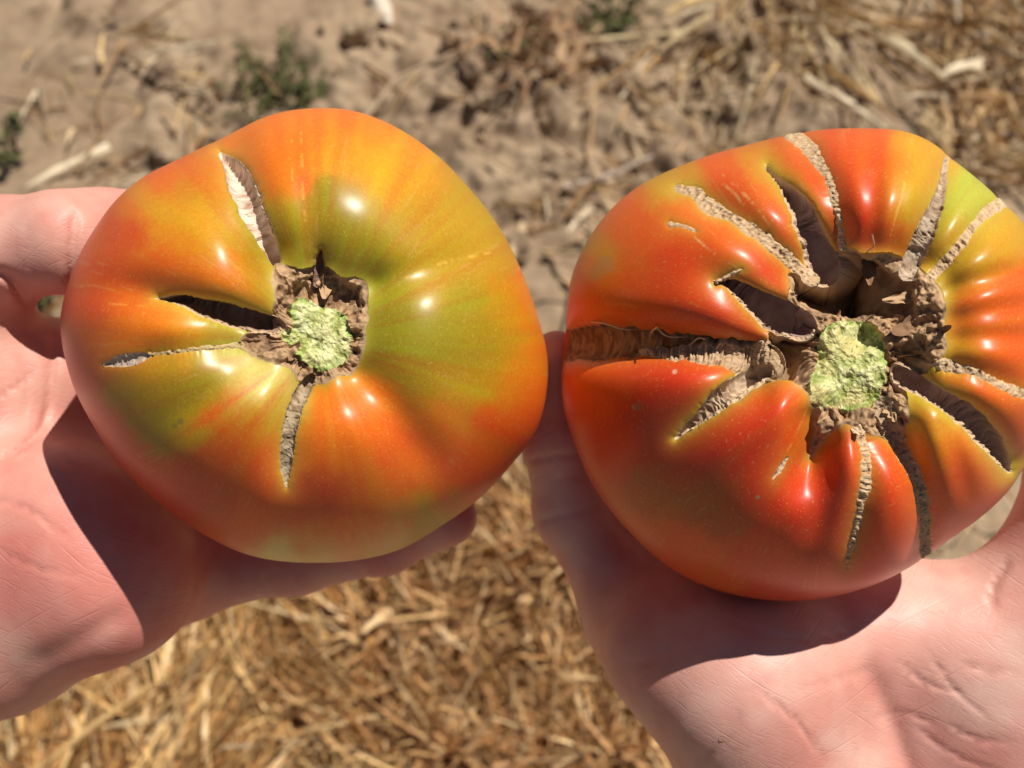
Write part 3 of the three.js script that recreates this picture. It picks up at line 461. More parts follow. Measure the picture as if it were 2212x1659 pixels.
const tomatoB = makeTomato({
  name: 'tomato_001', label: 'red ribbed tomato with many brown corky cracks round a deep hollow, on the right hand', C: [1745, 790], S: [1840, 775], d0: 0.245, H: 0.044, HB: 0.038, pal: PALR,
  fold: 1.7, rim: 10.5, roll: 70, cup: 4.5, lump: 3.4, stemUp: 1.0, stemCup: 5, cupAt: [1875, 715, 42], stemHeart: [0.60, 0.50, 0.19], heart: 0.15,
  outline: [[1880, 276], [1960, 283], [2020, 310], [2062, 345], [2112, 385], [2160, 428], [2212, 480], [2260, 560], [2284, 660], [2290, 760], [2276, 860], [2240, 960], [2192, 1046], [2130, 1110], [2050, 1168], [1990, 1212], [1900, 1260], [1800, 1290], [1700, 1300], [1600, 1290], [1500, 1258], [1420, 1208], [1340, 1130], [1280, 1050], [1240, 960], [1215, 880], [1210, 820], [1216, 760], [1222, 680], [1232, 600], [1262, 530], [1310, 460], [1380, 400], [1450, 365], [1530, 335], [1620, 310], [1700, 290], [1780, 278]],
  cork: [[1755, 545], [1800, 525], [1831, 518], [1871, 531], [1956, 540], [2022, 583], [2052, 623], [2060, 701], [2058, 760], [2022, 800], [1975, 840], [1979, 885], [1973, 924], [1945, 965], [1900, 952], [1864, 934], [1825, 925], [1785, 965], [1746, 1010], [1755, 940], [1753, 880], [1720, 832], [1681, 820], [1648, 826], [1640, 790], [1640, 750], [1660, 715], [1650, 690], [1690, 660], [1705, 630], [1700, 580], [1730, 575]],
  stem: [[1799, 692], [1831, 680], [1890, 688], [1923, 741], [1925, 806], [1906, 870], [1868, 892], [1805, 885], [1757, 878], [1750, 833], [1764, 787], [1772, 728]],
  pits: [[1850, 605, 85, 22, 0, 48], [1690, 720, 55, 10, 0, 40], [1940, 640, 40, 5], [1700, 790, 30, 5], [1960, 800, 40, 6]],
  furrows: [
    { pts: [[1790, 590, 1], [1745, 480, 1], [1665, 360, 1], [1600, 290, 1]], w: 46, d: 2.6 }, { pts: [[1822, 520, 1], [1800, 410, 1], [1720, 290, 1]], w: 34, d: 2.0, fade: 0.9 }, { pts: [[1750, 585, 1], [1640, 500, 1], [1520, 430, 1], [1400, 380, 1]], w: 38, d: 2.2 },
    { pts: [[1720, 690, 1], [1640, 650, 1], [1560, 603, 1], [1450, 560, 1]], w: 44, d: 2.2, fade: 0.4 }, { pts: [[1650, 775, 1], [1540, 755, 1], [1400, 738, 1], [1190, 735, 1]], w: 48, d: 4.2, fade: 1.0 },
    { pts: [[1650, 800, 1], [1543, 872, 1], [1457, 947, 1], [1380, 1030, 1]], w: 42, d: 1.6, fade: 0.4 }, { pts: [[1748, 880, 1], [1748, 1000, 1], [1735, 1120, 1]], w: 30, d: 2.4 },
    { pts: [[1866, 930, 1], [1877, 1030, 1], [1848, 1161, 1], [1825, 1260, 1]], w: 34, d: 1.8 }, { pts: [[1930, 920, 1], [1975, 1010, 1], [2003, 1110, 1], [1998, 1230, 1]], w: 36, d: 2.4, fade: 0.95 },
    { pts: [[1950, 806, 1], [2040, 850, 1], [2130, 925, 1], [2210, 1030, 1]], w: 44, d: 3.4, fade: 0.95 }, { pts: [[2050, 787, 1], [2130, 808, 1], [2240, 858, 1]], w: 30, d: 1.8 },
    { pts: [[1975, 580, 1], [2010, 485, 1], [2045, 380, 1], [2065, 300, 1]], w: 40, d: 3.0, fade: 0.95 }, { pts: [[2030, 585, 1], [2100, 500, 1], [2180, 425, 1]], w: 30, d: 2.2, fade: 0.95 },
    { pts: [[2050, 625, 1], [2130, 600, 1], [2250, 575, 1]], w: 22, d: 1.6 }, { pts: [[2060, 690, 1], [2160, 668, 1], [2290, 660, 1]], w: 20, d: 1.2 }, { pts: [[2060, 730, 1], [2170, 725, 1], [2290, 735, 1]], w: 22, d: 1.2 },
    { pts: [[1890, 540, 1], [1890, 430, 1], [1900, 300, 1]], w: 22, d: 1.1 }, { pts: [[1930, 545, 1], [1950, 430, 1], [1965, 300, 1]], w: 16, d: 0.8 }, { pts: [[1800, 930, 1], [1790, 1060, 1], [1740, 1220, 1]], w: 30, d: 1.5 }, { pts: [[2040, 900, 1], [2080, 1000, 1], [2090, 1120, 1]], w: 22, d: 0.9 },
  ],
  bulges: [[1680, 860, 60, 1.2], [1650, 450, 60, 0.8], [1560, 540, 70, 0.8], [1840, 420, 50, 0.5], [1950, 420, 50, 0.8], [2020, 910, 50, 0.8]],
  cracks: [
    { mode: 'open', pts: [[1655, 350, 3], [1682, 378, 7], [1708, 408, 15], [1738, 455, 26], [1762, 508, 30], [1784, 570, 34]], depth: 5, c1: [0.54, 0.38, 0.31], c2: [0.38, 0.245, 0.19], rimSide: 1, rim: 0.4, sharp: 2.4, halo: 0.9, edge: 0.9, lip: 0.17, label: 'gaping dark crack with a pale cork rim' },
    { mode: 'scar', pts: [[1706, 287, 12], [1742, 305, 14], [1762, 330, 13], [1786, 367, 9], [1802, 413, 8], [1815, 465, 7], [1822, 520, 9]], h: 0.5, ticks: 0.3, halo: 0.3 },
    { mode: 'scar', pts: [[1462, 402, 8], [1500, 412, 12], [1530, 440, 16], [1569, 458, 11], [1635, 498, 13], [1681, 531, 13], [1720, 563, 15], [1755, 590, 18]], h: 0.6, ticks: 0.2, halo: 0.8, pits: 0.05 },
    { mode: 'scar', pts: [[1447, 483, 6], [1468, 484, 4], [1500, 495, 4]], h: 0.3, halo: 0.4, pits: -0.3, jag: 1.5 },
    { mode: 'open', pts: [[1545, 606, 3], [1562, 606, 7], [1595, 622, 16], [1640, 652, 28], [1685, 680, 38], [1730, 695, 38]], depth: 6.5, c1: [0.52, 0.36, 0.29], c2: [0.36, 0.23, 0.18], rimSide: 1, rim: 0.3, sharp: 2.6, halo: 0.9, edge: 0.95, lip: 0.16 },
    { mode: 'scar', pts: [[1545, 606, 4], [1570, 595, 5], [1598, 578, 3]], h: 0.7, halo: 0.9, pits: -0.2 },
    { mode: 'open', pts: [[1215, 745, 34], [1270, 738, 38], [1330, 738, 33], [1390, 738, 27], [1450, 742, 22], [1520, 752, 24], [1590, 765, 32], [1660, 780, 38]], depth: 2.0, c1: [0.40, 0.26, 0.145], c2: [0.20, 0.105, 0.045], bias: 0.0, sharp: 3, halo: 0.5, edge: 0.5, pits: 0.1, jag: 1.6, drop: 0.4, label: 'wide brown corky wedge reaching the flank' },
    { mode: 'scar', pts: [[1372, 756, 6], [1430, 758, 14], [1500, 760, 20], [1580, 766, 28], [1655, 780, 36]], h: 1.6, ticks: 0.3, halo: 0, jag: 2.5, tint: [0.46, 0.31, 0.18] },
    { mode: 'open', pts: [[1455, 949, 4], [1475, 930, 8], [1510, 900, 12], [1543, 872, 19], [1590, 832, 24], [1630, 808, 20], [1650, 800, 14]], depth: 3.4, c1: [0.60, 0.45, 0.30], c2: [0.30, 0.19, 0.12], rimSide: 1, rim: 0.4, sharp: 1.8, halo: 1.0, edge: 0.9, pits: 0.1 },
    { mode: 'open', pts: [[1670, 1037, 2], [1680, 1024, 5], [1692, 1007, 5], [1700, 996, 2]], depth: 0.3, drop: 0.1, c1: [0.58, 0.44, 0.30], c2: [0.40, 0.27, 0.18], closed: true, halo: 0.4, edge: 0.2 },
    { mode: 'scar', pts: [[1866, 935, 9], [1874, 975, 9], [1878, 1012, 12], [1876, 1045, 12], [1864, 1095, 9], [1848, 1161, 7], [1830, 1228, 2]], h: 0.7, ticks: 0.26, halo: 0.5 },
    { mode: 'scar', pts: [[1920, 890, 26], [1950, 957, 20], [1969, 997, 15], [1989, 1043, 13], [2002, 1095, 13], [2005, 1154, 11], [1999, 1216, 10]], h: 0.4, ticks: 0.16, halo: 0.3, tint: [0.36, 0.25, 0.16] },
    { mode: 'open', pts: [[1955, 812, 24], [2028, 850, 22], [2094, 898, 24], [2146, 948, 25], [2180, 998, 17], [2192, 1020, 6]].reverse(), depth: 3.6, drop: 0.4, c1: [0.42, 0.28, 0.215], c2: [0.30, 0.19, 0.145], rimSide: -1, rim: 0.45, sharp: 2.8, halo: 0.8, edge: 0.95, lip: 0.15, label: 'long smooth brown crack with a cork lip' },
    { mode: 'scar', pts: [[2050, 787, 14], [2114, 802, 9], [2160, 826, 9], [2212, 850, 9], [2260, 874, 7]], h: 0.5, ticks: 0.2, halo: 0.4 },
    { mode: 'open', pts: [[2050, 334, 4], [2046, 386, 9], [2030, 439, 15], [2004, 504, 20], [1976, 577, 22]], depth: 0.8, drop: 0.3, c1: [0.56, 0.43, 0.30], c2: [0.30, 0.20, 0.13], sharp: 3, halo: 0.6, edge: 0.8, pits: 0.16, lip: 0.13 },
    { mode: 'scar', pts: [[2024, 590, 12], [2081, 524, 10], [2120, 472, 9], [2148, 446, 12], [2176, 428, 14]], h: 0.6, ticks: 0.2, halo: 0.4 },
    { mode: 'line', pts: [[1690, 1000, 2], [1725, 930, 4], [1742, 890, 3]], c1: [0.80, 0.40, 0.08], halo: 0 }, { mode: 'line', pts: [[1540, 380, 4], [1590, 420, 4], [1620, 470, 3]], c1: [0.82, 0.45, 0.15], halo: 0 },
    { mode: 'line', pts: [[1560, 375, 3], [1620, 430, 5], [1660, 480, 3]], c1: [0.82, 0.45, 0.15], halo: 0 }, { mode: 'line', pts: [[1500, 512, 3], [1540, 545, 4], [1590, 575, 3]], c1: [0.85, 0.55, 0.25], halo: 0 },
    { mode: 'line', pts: [[1970, 300, 4], [1955, 400, 4], [1935, 480, 3], [1925, 530, 2]], c1: [0.80, 0.52, 0.08], halo: 0 },
  ],
  flakes: [[1875, 540, -1.3, 34, 16, 3, 1], [1905, 565, 1.8, 40, 30, 3, 2], [1700, 780, -0.5, 40, 26, 3, 1], [1725, 735, -0.4, 44, 20, 3, 1], [1995, 690, 2.6, 42, 34, 4, 2], [1985, 630, 3.0, 46, 22, 4, 1], [2035, 715, -0.3, 34, 18, 4, 2], [1980, 770, 3.3, 34, 24, 3, 2], [1850, 918, 1.4, 26, 24, 1.5, 0], [1930, 880, 1.0, 30, 24, 1.5, 1], [1825, 668, 2.8, 36, 22, 2, 1]],
  fibres: [[[1380, 730, 0.2], [1410, 705, 1.6], [1425, 690, 2.2]], [[1410, 700, 0.4], [1440, 712, 1.6], [1470, 735, 0.4]], [[1270, 695, 0.2], [1310, 690, 1.4], [1345, 705, 1.2], [1360, 720, 0.2]], [[1480, 745, 0.1], [1500, 728, 1.4], [1520, 722, 1.2]], [[1540, 750, 0.1], [1552, 732, 1.2]], [[1880, 530, 0.2], [1896, 512, 1.5], [1894, 490, 2.2]]],
  marks: [[1636, 1076, 6, [0.35, 0.25, 0.15]], [1369, 880, 8, [0.45, 0.25, 0.16]], [1378, 878, 14, [0.40, 0.12, 0.05]], [1454, 803, 7, [0.70, 0.45, 0.32]], [1306, 572, 26, [0.42, 0.20, 0.06]], [1285, 590, 22, [0.42, 0.20, 0.06]]],
  colors: [[1300, 600, 'r'], [1400, 500, 'O'], [1350, 450, 'O'], [1560, 330, 'O'], [1700, 310, 'r'], [1600, 420, 'r'], [1440, 392, 'v', 0.6], [1500, 460, 'O'], [1300, 565, 'v', 0.5], [1500, 560, 'r'], [1560, 520, 'O'], [1450, 650, 'r'], [1300, 680, 'r'], [1600, 690, 'R'], [1560, 700, 'R'], [1650, 560, 'R'], [1700, 480, 'r'], [1400, 600, 'r'], [1655, 350, 'v', 0.7], [1780, 350, 'r'], [1850, 310, 'O'], [1850, 420, 'r'], [1850, 500, 'R'], [1920, 350, 'O'], [1965, 350, 'Y'], [1990, 430, 'v'], [1950, 500, 'O'], [2020, 330, 'Y'], [2100, 400, 'G', 1.6], [2085, 440, 'G', 1.3], [2060, 500, 'v'], [2150, 500, 'Y'], [2110, 560, 'v'], [2095, 600, 'v'], [2190, 520, 'v'], [2200, 600, 'O'], [2150, 640, 'O'], [2180, 690, 'O'], [2100, 690, 'O'], [2085, 745, 'Y'], [2150, 765, 'O'], [2200, 800, 'O'], [2260, 600, 'O'], [2150, 860, 'O'], [2200, 920, 'r'], [2000, 900, 'v'], [2010, 940, 'Y'], [2060, 980, 'O'], [2110, 1050, 'r'], [2170, 1020, 'v', 0.7], [2050, 1100, 'r'], [2130, 1100, 'r'], [1900, 1000, 'r'], [1950, 1050, 'r'], [1830, 960, 'R'], [1800, 1050, 'R'], [1790, 1120, 'B'], [1930, 1150, 'r'], [1850, 1220, 'R'], [1690, 870, 'r'], [1720, 910, 'O'], [1640, 900, 'R'], [1560, 960, 'R'], [1500, 1000, 'B'], [1400, 830, 'R'], [1290, 820, 'r'], [1260, 850, 'O'], [1400, 930, 'B'], [1300, 950, 'r'], [1540, 1080, 'N'], [1450, 1080, 'N'], [1650, 1200, 'r'], [1500, 1220, 'O'], [1800, 1280, 'r'], [1400, 1150, 'O'], [1620, 1050, 'R'], [1700, 1080, 'R']],
});

// ------------------------------------------------------------------ hands
function roundCone(p, a, b, ra, rb) {
  const bx = b.x - a.x, by = b.y - a.y, bz = b.z - a.z, px = p.x - a.x, py = p.y - a.y, pz = p.z - a.z, t = clamp((px * bx + py * by + pz * bz) / (bx * bx + by * by + bz * bz)), s = t;
  return Math.hypot(px - bx * t, py - by * t, pz - bz * t) - lerp(ra, rb, s);
}
const smin = (a, b, k) => { const h = Math.max(k - Math.abs(a - b), 0) / k; return Math.min(a, b) - h * h * k * 0.25; };
function surfaceNets(f, lo, hi, cell) {
  const nx = Math.ceil((hi.x - lo.x) / cell) + 1, ny = Math.ceil((hi.y - lo.y) / cell) + 1, nz = Math.ceil((hi.z - lo.z) / cell) + 1, V = new Float32Array(nx * ny * nz), p = new THREE.Vector3(), B = 6;
  const id = (i, j, k) => (k * ny + j) * nx + i;
  for (let k0 = 0; k0 < nz; k0 += B) for (let j0 = 0; j0 < ny; j0 += B) for (let i0 = 0; i0 < nx; i0 += B) {
    const d = f(p.set(lo.x + (i0 + B / 2) * cell, lo.y + (j0 + B / 2) * cell, lo.z + (k0 + B / 2) * cell)), far = Math.abs(d) > cell * B * 1.9;
    for (let k = k0; k < Math.min(nz, k0 + B); k++) for (let j = j0; j < Math.min(ny, j0 + B); j++) for (let i = i0; i < Math.min(nx, i0 + B); i++) V[id(i, j, k)] = far ? d : f(p.set(lo.x + i * cell, lo.y + j * cell, lo.z + k * cell));
  }
  const vid = new Int32Array(nx * ny * nz).fill(-1), pos = [], idx = [];
  for (let k = 0; k < nz - 1; k++) for (let j = 0; j < ny - 1; j++) for (let i = 0; i < nx - 1; i++) {
    let sx = 0, sy = 0, sz = 0, n = 0;
    const c = []; for (let q = 0; q < 8; q++) c.push(V[id(i + (q & 1), j + ((q >> 1) & 1), k + (q >> 2))]);
    const neg = c.reduce((s, v) => s + (v < 0), 0); if (neg === 0 || neg === 8) continue;
    for (let q = 0; q < 8; q++) for (const b of [1, 2, 4]) if (!(q & b)) { const r = q | b; if ((c[q] < 0) !== (c[r] < 0)) { const t = c[q] / (c[q] - c[r]); sx += (q & 1) + (b === 1 ? t : 0); sy += ((q >> 1) & 1) + (b === 2 ? t : 0); sz += (q >> 2) + (b === 4 ? t : 0); n++; } }
    vid[id(i, j, k)] = pos.length / 3; pos.push(lo.x + (i + sx / n) * cell, lo.y + (j + sy / n) * cell, lo.z + (k + sz / n) * cell);
  }
  const quad = (a, b, c, d, s) => { if (a < 0 || b < 0 || c < 0 || d < 0) return; if (s) idx.push(a, b, c, a, c, d); else idx.push(a, c, b, a, d, c); };
  for (let k = 1; k < nz - 1; k++) for (let j = 1; j < ny - 1; j++) for (let i = 1; i < nx - 1; i++) {
    const v = V[id(i, j, k)] < 0;
    if (v !== V[id(i + 1, j, k)] < 0) quad(vid[id(i, j - 1, k - 1)], vid[id(i, j, k - 1)], vid[id(i, j, k)], vid[id(i, j - 1, k)], v);
    if (v !== V[id(i, j + 1, k)] < 0) quad(vid[id(i - 1, j, k - 1)], vid[id(i - 1, j, k)], vid[id(i, j, k)], vid[id(i, j, k - 1)], v);
    if (v !== V[id(i, j, k + 1)] < 0) quad(vid[id(i - 1, j - 1, k)], vid[id(i, j - 1, k)], vid[id(i, j, k)], vid[id(i - 1, j, k)], v);
  }
  const P = new Float32Array(pos), N = new Float32Array(pos.length), e = cell * 0.6, g = new THREE.Vector3();
  const grad = (x, y, z) => g.set(f(p.set(x + e, y, z)) - f(p.set(x - e, y, z)), f(p.set(x, y + e, z)) - f(p.set(x, y - e, z)), f(p.set(x, y, z + e)) - f(p.set(x, y, z - e)));
  for (let v = 0; v < P.length; v += 3) {
    for (let it = 0; it < 2; it++) { grad(P[v], P[v + 1], P[v + 2]).divideScalar(2 * e); const d = f(p.set(P[v], P[v + 1], P[v + 2])), l = Math.max(0.3, g.lengthSq()); P[v] -= g.x * d / l * 0.9; P[v + 1] -= g.y * d / l * 0.9; P[v + 2] -= g.z * d / l * 0.9; }
    grad(P[v], P[v + 1], P[v + 2]).normalize(); N[v] = g.x; N[v + 1] = g.y; N[v + 2] = g.z;
  }
  const geo = new THREE.BufferGeometry(); geo.setAttribute('position', new THREE.BufferAttribute(P, 3)); geo.setAttribute('normal', new THREE.BufferAttribute(N, 3)); geo.setIndex(idx); return geo;
}
const skinBump = (() => { // crossing skin lines of uneven strength, tileable
  const N = 1024, r = rng(77), h = new Float32Array(N * N).fill(1), data = new Uint8Array(N * N * 4);
  const groove = (x0, y0, a, len, w, d) => { const n = Math.ceil(len * 1.5), bend = (r() - 0.5) * 0.9; for (let i = 0; i < n; i++) { const t = i / n, aa = a + bend * (t - 0.5) + 0.12 * Math.sin(t * 9 + x0), fade = Math.sin(Math.PI * t); x0 += Math.cos(aa) * len / n; y0 += Math.sin(aa) * len / n; for (let dy = -3; dy <= 3; dy++) for (let dx = -3; dx <= 3; dx++) { const q = ((((y0 | 0) + dy) % N + N) % N) * N + ((((x0 | 0) + dx) % N + N) % N); h[q] = Math.min(h[q], 1 - d * fade * Math.exp(-(dx * dx + dy * dy) / (w * w))); } } };
  for (let i = 0; i < 2600; i++) groove(r() * N, r() * N, (r() > 0.45 ? 0.5 : -0.75) + (r() - 0.5) * 0.7, 20 + r() * 70, 1.1 + r(), 0.25 + 0.45 * r() * r());
  for (let i = 0; i < 36; i++) groove(r() * N, r() * N, (r() > 0.5 ? 0.6 : -0.6) + (r() - 0.5) * 0.6, 120 + r() * 260, 1.6 + r() * 1.2, 0.5 + 0.5 * r());
  for (let i = 0; i < N * N; i++) { data[i * 4] = data[i * 4 + 1] = data[i * 4 + 2] = clamp(h[i]) * 230 + r() * 10; data[i * 4 + 3] = 255; }
  const t = new THREE.DataTexture(data, N, N); t.wrapS = t.wrapT = THREE.RepeatWrapping; t.magFilter = THREE.LinearFilter; t.needsUpdate = true; return t;
})();
const handMat = new THREE.MeshPhysicalMaterial({ vertexColors: true, roughness: 0.48, specularIntensity: 0.7, bumpMap: skinBump, bumpScale: 0.0001 });
function makeHand(name, label, H) {
  const V = (a) => at(a[0], a[1], a[2]);
  const chain = (list) => { const o = []; for (let i = 0; i + 1 < list.length; i++) o.push([V(list[i]), V(list[i + 1]), list[i][3], list[i + 1][3]]); return o; };
  const palm = H.palm.flatMap(chain), fingers = H.fingers.map(chain), creases = H.creases.map((c) => ({ ...c, L: line(c.pts.map((q) => [q[0], q[1], 1]), 10) })), rel = new THREE.Vector3();
  const lo = new THREE.Vector3(9, 9, 9), hi = new THREE.Vector3(-9, -9, -9);
  for (const s of [...palm, ...fingers.flat()]) for (const [q, r] of [[s[0], s[2]], [s[1], s[3]]]) { lo.min(q.clone().subScalar(r + 0.006)); hi.max(q.clone().addScalar(r + 0.006)); }
  const f = (p) => {
    let d = 1; for (const s of palm) d = smin(d, roundCone(p, s[0], s[1], s[2], s[3]), 0.016);
    let fd = 1; for (const ch of fingers) { let q = 1; for (const s of ch) q = smin(q, roundCone(p, s[0], s[1], s[2], s[3]), 0.004); fd = Math.min(fd, q) === q ? smin(fd, q, 0.0015) : smin(q, fd, 0.0015); }
    d = smin(d, fd, 0.010);
    if (d > 0.03) return d;
    const t = H.fruit(p); d = -smin(-d, t - 0.0002, 0.003);
    if (Math.abs(d) < 0.008) { rel.copy(p).sub(EYE); const w = rel.dot(camFwd), px = PW / 2 + rel.x / w * PF, py = PH / 2 - rel.dot(camUp) / w * PF; for (const c of creases) { const L = c.L, m = c.w * 2.5; if (px < L.x0 - m || px > L.x1 + m || py < L.y0 - m || py > L.y1 + m) continue; near(L, px, py); d += c.d * 0.001 * Math.exp(-((hit.d / c.w) ** 2)) * sstep(0, 0.25, hit.s / L.total) * sstep(1, 0.75, hit.s / L.total); } }
    return d;
  };
  const g = surfaceNets(f, lo, hi, H.cell ?? 0.0015), P = g.attributes.position, n = P.count, col = new Float32Array(n * 3), uv = new Float32Array(n * 2);
  for (let i = 0; i < n; i++) {
    const x = P.getX(i), y = P.getY(i), z = P.getZ(i), m = fbm(x * 45 + 3, y * 45, z * 45 + 1.5, 3), s = fbm(x * 260, y * 260, z * 260 + 2.5, 3);
    let c = mix3(H.tone[0], H.tone[1], clamp(0.5 + m * 1.5));
    const m2 = fbm(x * 120 + 8, y * 120, z * 120 + 6.5, 3); c = mix3(c, H.tone[2], clamp(m2 * 1.5 - 0.1) * 0.5); c = mix3(c, H.tone[3], clamp(fbm(x * 70 + 28, y * 70, z * 70 + 1.1, 3) * 2 - 0.25) * 0.5);
    const b = 1 + s * 0.16; c = [c[0] * (1 + s * 0.06), c[1] * b, c[2] * b];
    col.set(c, i * 3); uv[i * 2] = x * 15 + y * 5; uv[i * 2 + 1] = z * 15 - y * 7;
  }
  g.setAttribute('color', new THREE.BufferAttribute(col, 3)); g.setAttribute('uv', new THREE.BufferAttribute(uv, 2));
  const m = shade(new THREE.Mesh(g, handMat)); m.name = name;
  scene.add(tag(m, label, 'hand')); return m;
}
const fruits = (p) => Math.min(tomatoA.sdf(p), tomatoB.sdf(p));
makeHand('hand', 'open left hand, palm up, thumb hooked round the olive and orange tomato', {
  fruit: fruits, tone: [[0.66, 0.325, 0.255], [0.65, 0.235, 0.19], [0.58, 0.165, 0.13], [0.73, 0.47, 0.37]],
  palm: [
    [[-1350, 1900, 0.36, 0.036], [-420, 1330, 0.292, 0.026], [-100, 1180, 0.292, 0.020]],
    [[-430, 1210, 0.288, 0.022], [-80, 1000, 0.264, 0.013], [115, 810, 0.271, 0.0110]],
    [[-400, 1300, 0.290, 0.022], [-60, 1090, 0.259, 0.014], [230, 930, 0.284, 0.0105]],
    [[-400, 1350, 0.290, 0.022], [-40, 1190, 0.256, 0.015], [165, 1135, 0.252, 0.014], [300, 1080, 0.282, 0.0105]],
    [[-420, 1420, 0.282, 0.022], [-200, 1405, 0.273, 0.0195], [0, 1352, 0.262, 0.0185], [240, 1262, 0.253, 0.0150], [380, 1240, 0.284, 0.0115]],
    [[-440, 1150, 0.282, 0.021], [-250, 980, 0.274, 0.020], [-80, 810, 0.267, 0.0158], [-130, 640, 0.260, 0.0140]],
  ],
  fingers: [
    [[-130, 610, 0.260, 0.0140], [10, 540, 0.254, 0.0122], [140, 522, 0.252, 0.0116], [215, 500, 0.259, 0.0098], [320, 480, 0.268, 0.0085]],
    [[115, 810, 0.276, 0.0105], [480, 660, 0.302, 0.0092], [700, 600, 0.298, 0.0082], [880, 570, 0.286, 0.0072]],
    [[230, 930, 0.284, 0.0105], [600, 830, 0.306, 0.0094], [850, 780, 0.300, 0.0084], [1040, 750, 0.288, 0.0074]],
    [[300, 1080, 0.282, 0.0105], [660, 1000, 0.304, 0.0092], [880, 960, 0.297, 0.0082], [1040, 930, 0.284, 0.0072]],
    [[370, 1240, 0.284, 0.0112], [640, 1205, 0.282, 0.0092], [830, 1168, 0.276, 0.0083], [968, 1116, 0.268, 0.0074]],
  ],
  creases: [
    { pts: [[120, 700], [112, 800], [92, 920], [20, 985], [-80, 1010]], w: 9, d: 0.9 }, { pts: [[40, 1450], [150, 1392], [230, 1345], [300, 1300]], w: 26, d: 0.8 },
    { pts: [[165, 440], [156, 520], [150, 640]], w: 9, d: 1.0 }, { pts: [[60, 670], [20, 600], [-60, 580]], w: 12, d: 1.4 },
    { pts: [[40, 740], [60, 840], [40, 930]], w: 7, d: 0.25 }, { pts: [[110, 960], [170, 1040], [200, 1120]], w: 6, d: 0.3 }, { pts: [[560, 1330], [570, 1230]], w: 7, d: 0.4 }, { pts: [[790, 1270], [800, 1180]], w: 6, d: 0.35 },
    { pts: [[-40, 1080], [60, 1100], [160, 1180]], w: 5, d: 0.35 }, { pts: [[-20, 1180], [90, 1230], [200, 1250]], w: 5, d: 0.25 }, { pts: [[20, 700], [90, 760], [110, 840]], w: 5, d: 0.3 }, { pts: [[60, 1010], [120, 1030], [180, 1090]], w: 5, d: 0.35 }, { pts: [[-20, 860], [30, 840], [80, 790]], w: 5, d: 0.25 }, { pts: [[60, 470], [64, 540], [58, 600]], w: 5, d: 0.25 }, { pts: [[140, 450], [135, 520], [138, 600]], w: 5, d: 0.35 },
  ],
});
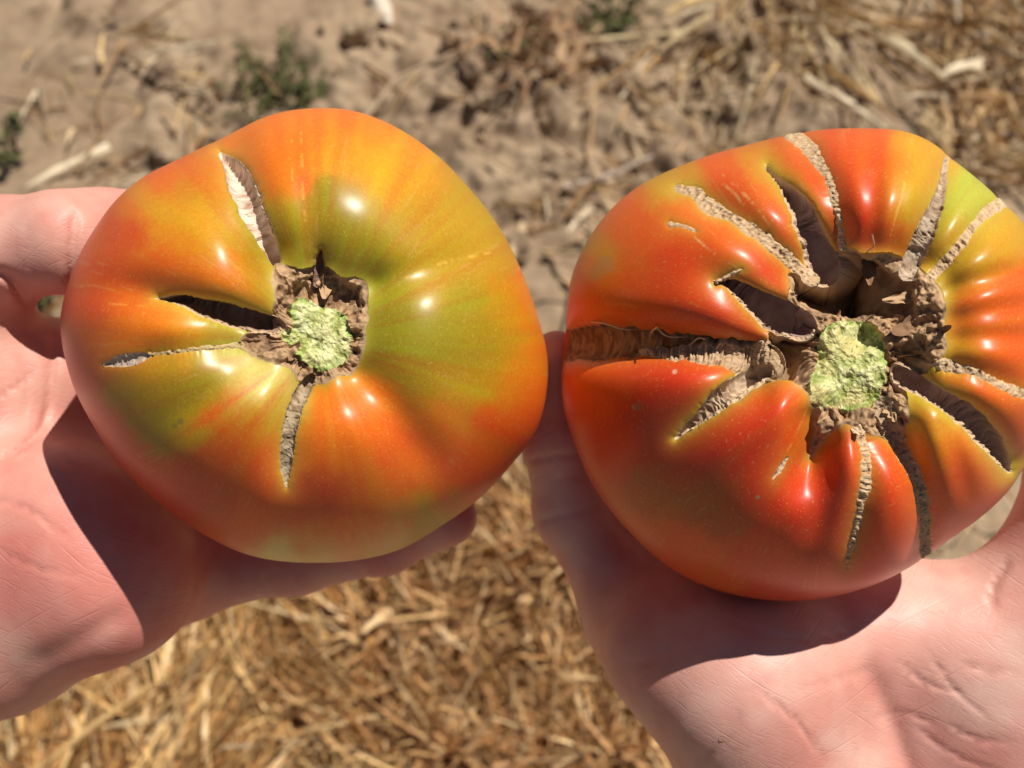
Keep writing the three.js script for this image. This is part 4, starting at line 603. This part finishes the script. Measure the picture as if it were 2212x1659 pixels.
makeHand('hand_001', 'open right hand, palm up, little finger outstretched beneath the red ribbed tomato', {
  fruit: fruits, tone: [[0.70, 0.42, 0.34], [0.68, 0.30, 0.24], [0.62, 0.22, 0.175], [0.76, 0.52, 0.43]],
  palm: [
    [[2350, 2700, 0.34, 0.036], [1960, 2020, 0.286, 0.027], [1800, 1700, 0.282, 0.018]],
    [[1900, 1990, 0.282, 0.023], [1880, 1550, 0.272, 0.014], [1890, 1370, 0.264, 0.0125], [1870, 1180, 0.290, 0.0105]],
    [[1900, 1990, 0.282, 0.023], [1780, 1560, 0.272, 0.014], [1740, 1380, 0.263, 0.0125], [1690, 1190, 0.292, 0.0105]],
    [[1850, 1990, 0.282, 0.023], [1660, 1580, 0.273, 0.015], [1600, 1400, 0.262, 0.0125], [1490, 1250, 0.288, 0.0105]],
    [[1830, 2020, 0.282, 0.023], [1700, 1760, 0.268, 0.0215], [1585, 1475, 0.253, 0.0180], [1450, 1385, 0.264, 0.0135], [1375, 1330, 0.280, 0.0112]],
    [[2120, 1980, 0.278, 0.023], [2150, 1720, 0.268, 0.0225], [2170, 1500, 0.262, 0.0195], [2265, 1300, 0.258, 0.0150]],
    [[1960, 1560, 0.272, 0.015], [2050, 1385, 0.264, 0.0125], [2190, 1375, 0.262, 0.0125]],
  ],
  fingers: [
    [[2265, 1300, 0.258, 0.0150], [2315, 1150, 0.256, 0.0130], [2335, 1020, 0.254, 0.0116], [2345, 900, 0.250, 0.0106], [2350, 780, 0.246, 0.0092]],
    [[1870, 1180, 0.290, 0.0105], [1850, 850, 0.306, 0.0094], [1805, 650, 0.302, 0.0084], [1770, 500, 0.290, 0.0074]],
    [[1690, 1190, 0.292, 0.0105], [1620, 830, 0.308, 0.0094], [1585, 620, 0.302, 0.0084], [1560, 470, 0.290, 0.0074]],
    [[1490, 1250, 0.288, 0.0105], [1355, 1030, 0.290, 0.0092], [1330, 830, 0.292, 0.0082], [1335, 680, 0.284, 0.0072]],
    [[1375, 1330, 0.280, 0.0112], [1232, 1105, 0.274, 0.0092], [1198, 950, 0.268, 0.0080], [1204, 775, 0.262, 0.0070]],
  ],
  creases: [
    { pts: [[1860, 1400], [1890, 1480], [1940, 1600], [1990, 1750]], w: 24, d: 0.8 }, { pts: [[1120, 1000], [1200, 985], [1290, 980]], w: 7, d: 0.5 }, { pts: [[1140, 1130], [1230, 1110], [1330, 1080]], w: 7, d: 0.5 },
    { pts: [[1290, 1360], [1370, 1300], [1450, 1240]], w: 8, d: 0.5 }, { pts: [[1490, 1660], [1560, 1600], [1610, 1520]], w: 9, d: 0.5 }, { pts: [[1700, 1500], [1800, 1470], [1900, 1440]], w: 7, d: 0.25 },
    { pts: [[2000, 1400], [2070, 1500], [2150, 1560]], w: 6, d: 0.25 }, { pts: [[1960, 1560], [2080, 1640], [2200, 1680]], w: 6, d: 0.25 }, { pts: [[2140, 1330], [2150, 1260], [2190, 1200]], w: 9, d: 0.6 },
    { pts: [[1560, 1330], [1650, 1370], [1760, 1380], [1880, 1350]], w: 7, d: 0.5 }, { pts: [[1620, 1480], [1720, 1560], [1790, 1660]], w: 6, d: 0.3 }, { pts: [[1930, 1420], [2010, 1480], [2100, 1500]], w: 5, d: 0.3 }, { pts: [[2040, 1560], [2120, 1600], [2212, 1600]], w: 5, d: 0.3 }, { pts: [[2060, 1430], [2140, 1450], [2212, 1440]], w: 5, d: 0.3 }, { pts: [[1870, 1560], [1950, 1540], [2030, 1570]], w: 5, d: 0.25 }, { pts: [[1180, 1040], [1240, 1030], [1300, 1040]], w: 5, d: 0.25 }, { pts: [[1330, 1440], [1420, 1420], [1480, 1380]], w: 6, d: 0.35 },
  ],
});
renderer.render(scene, camera);
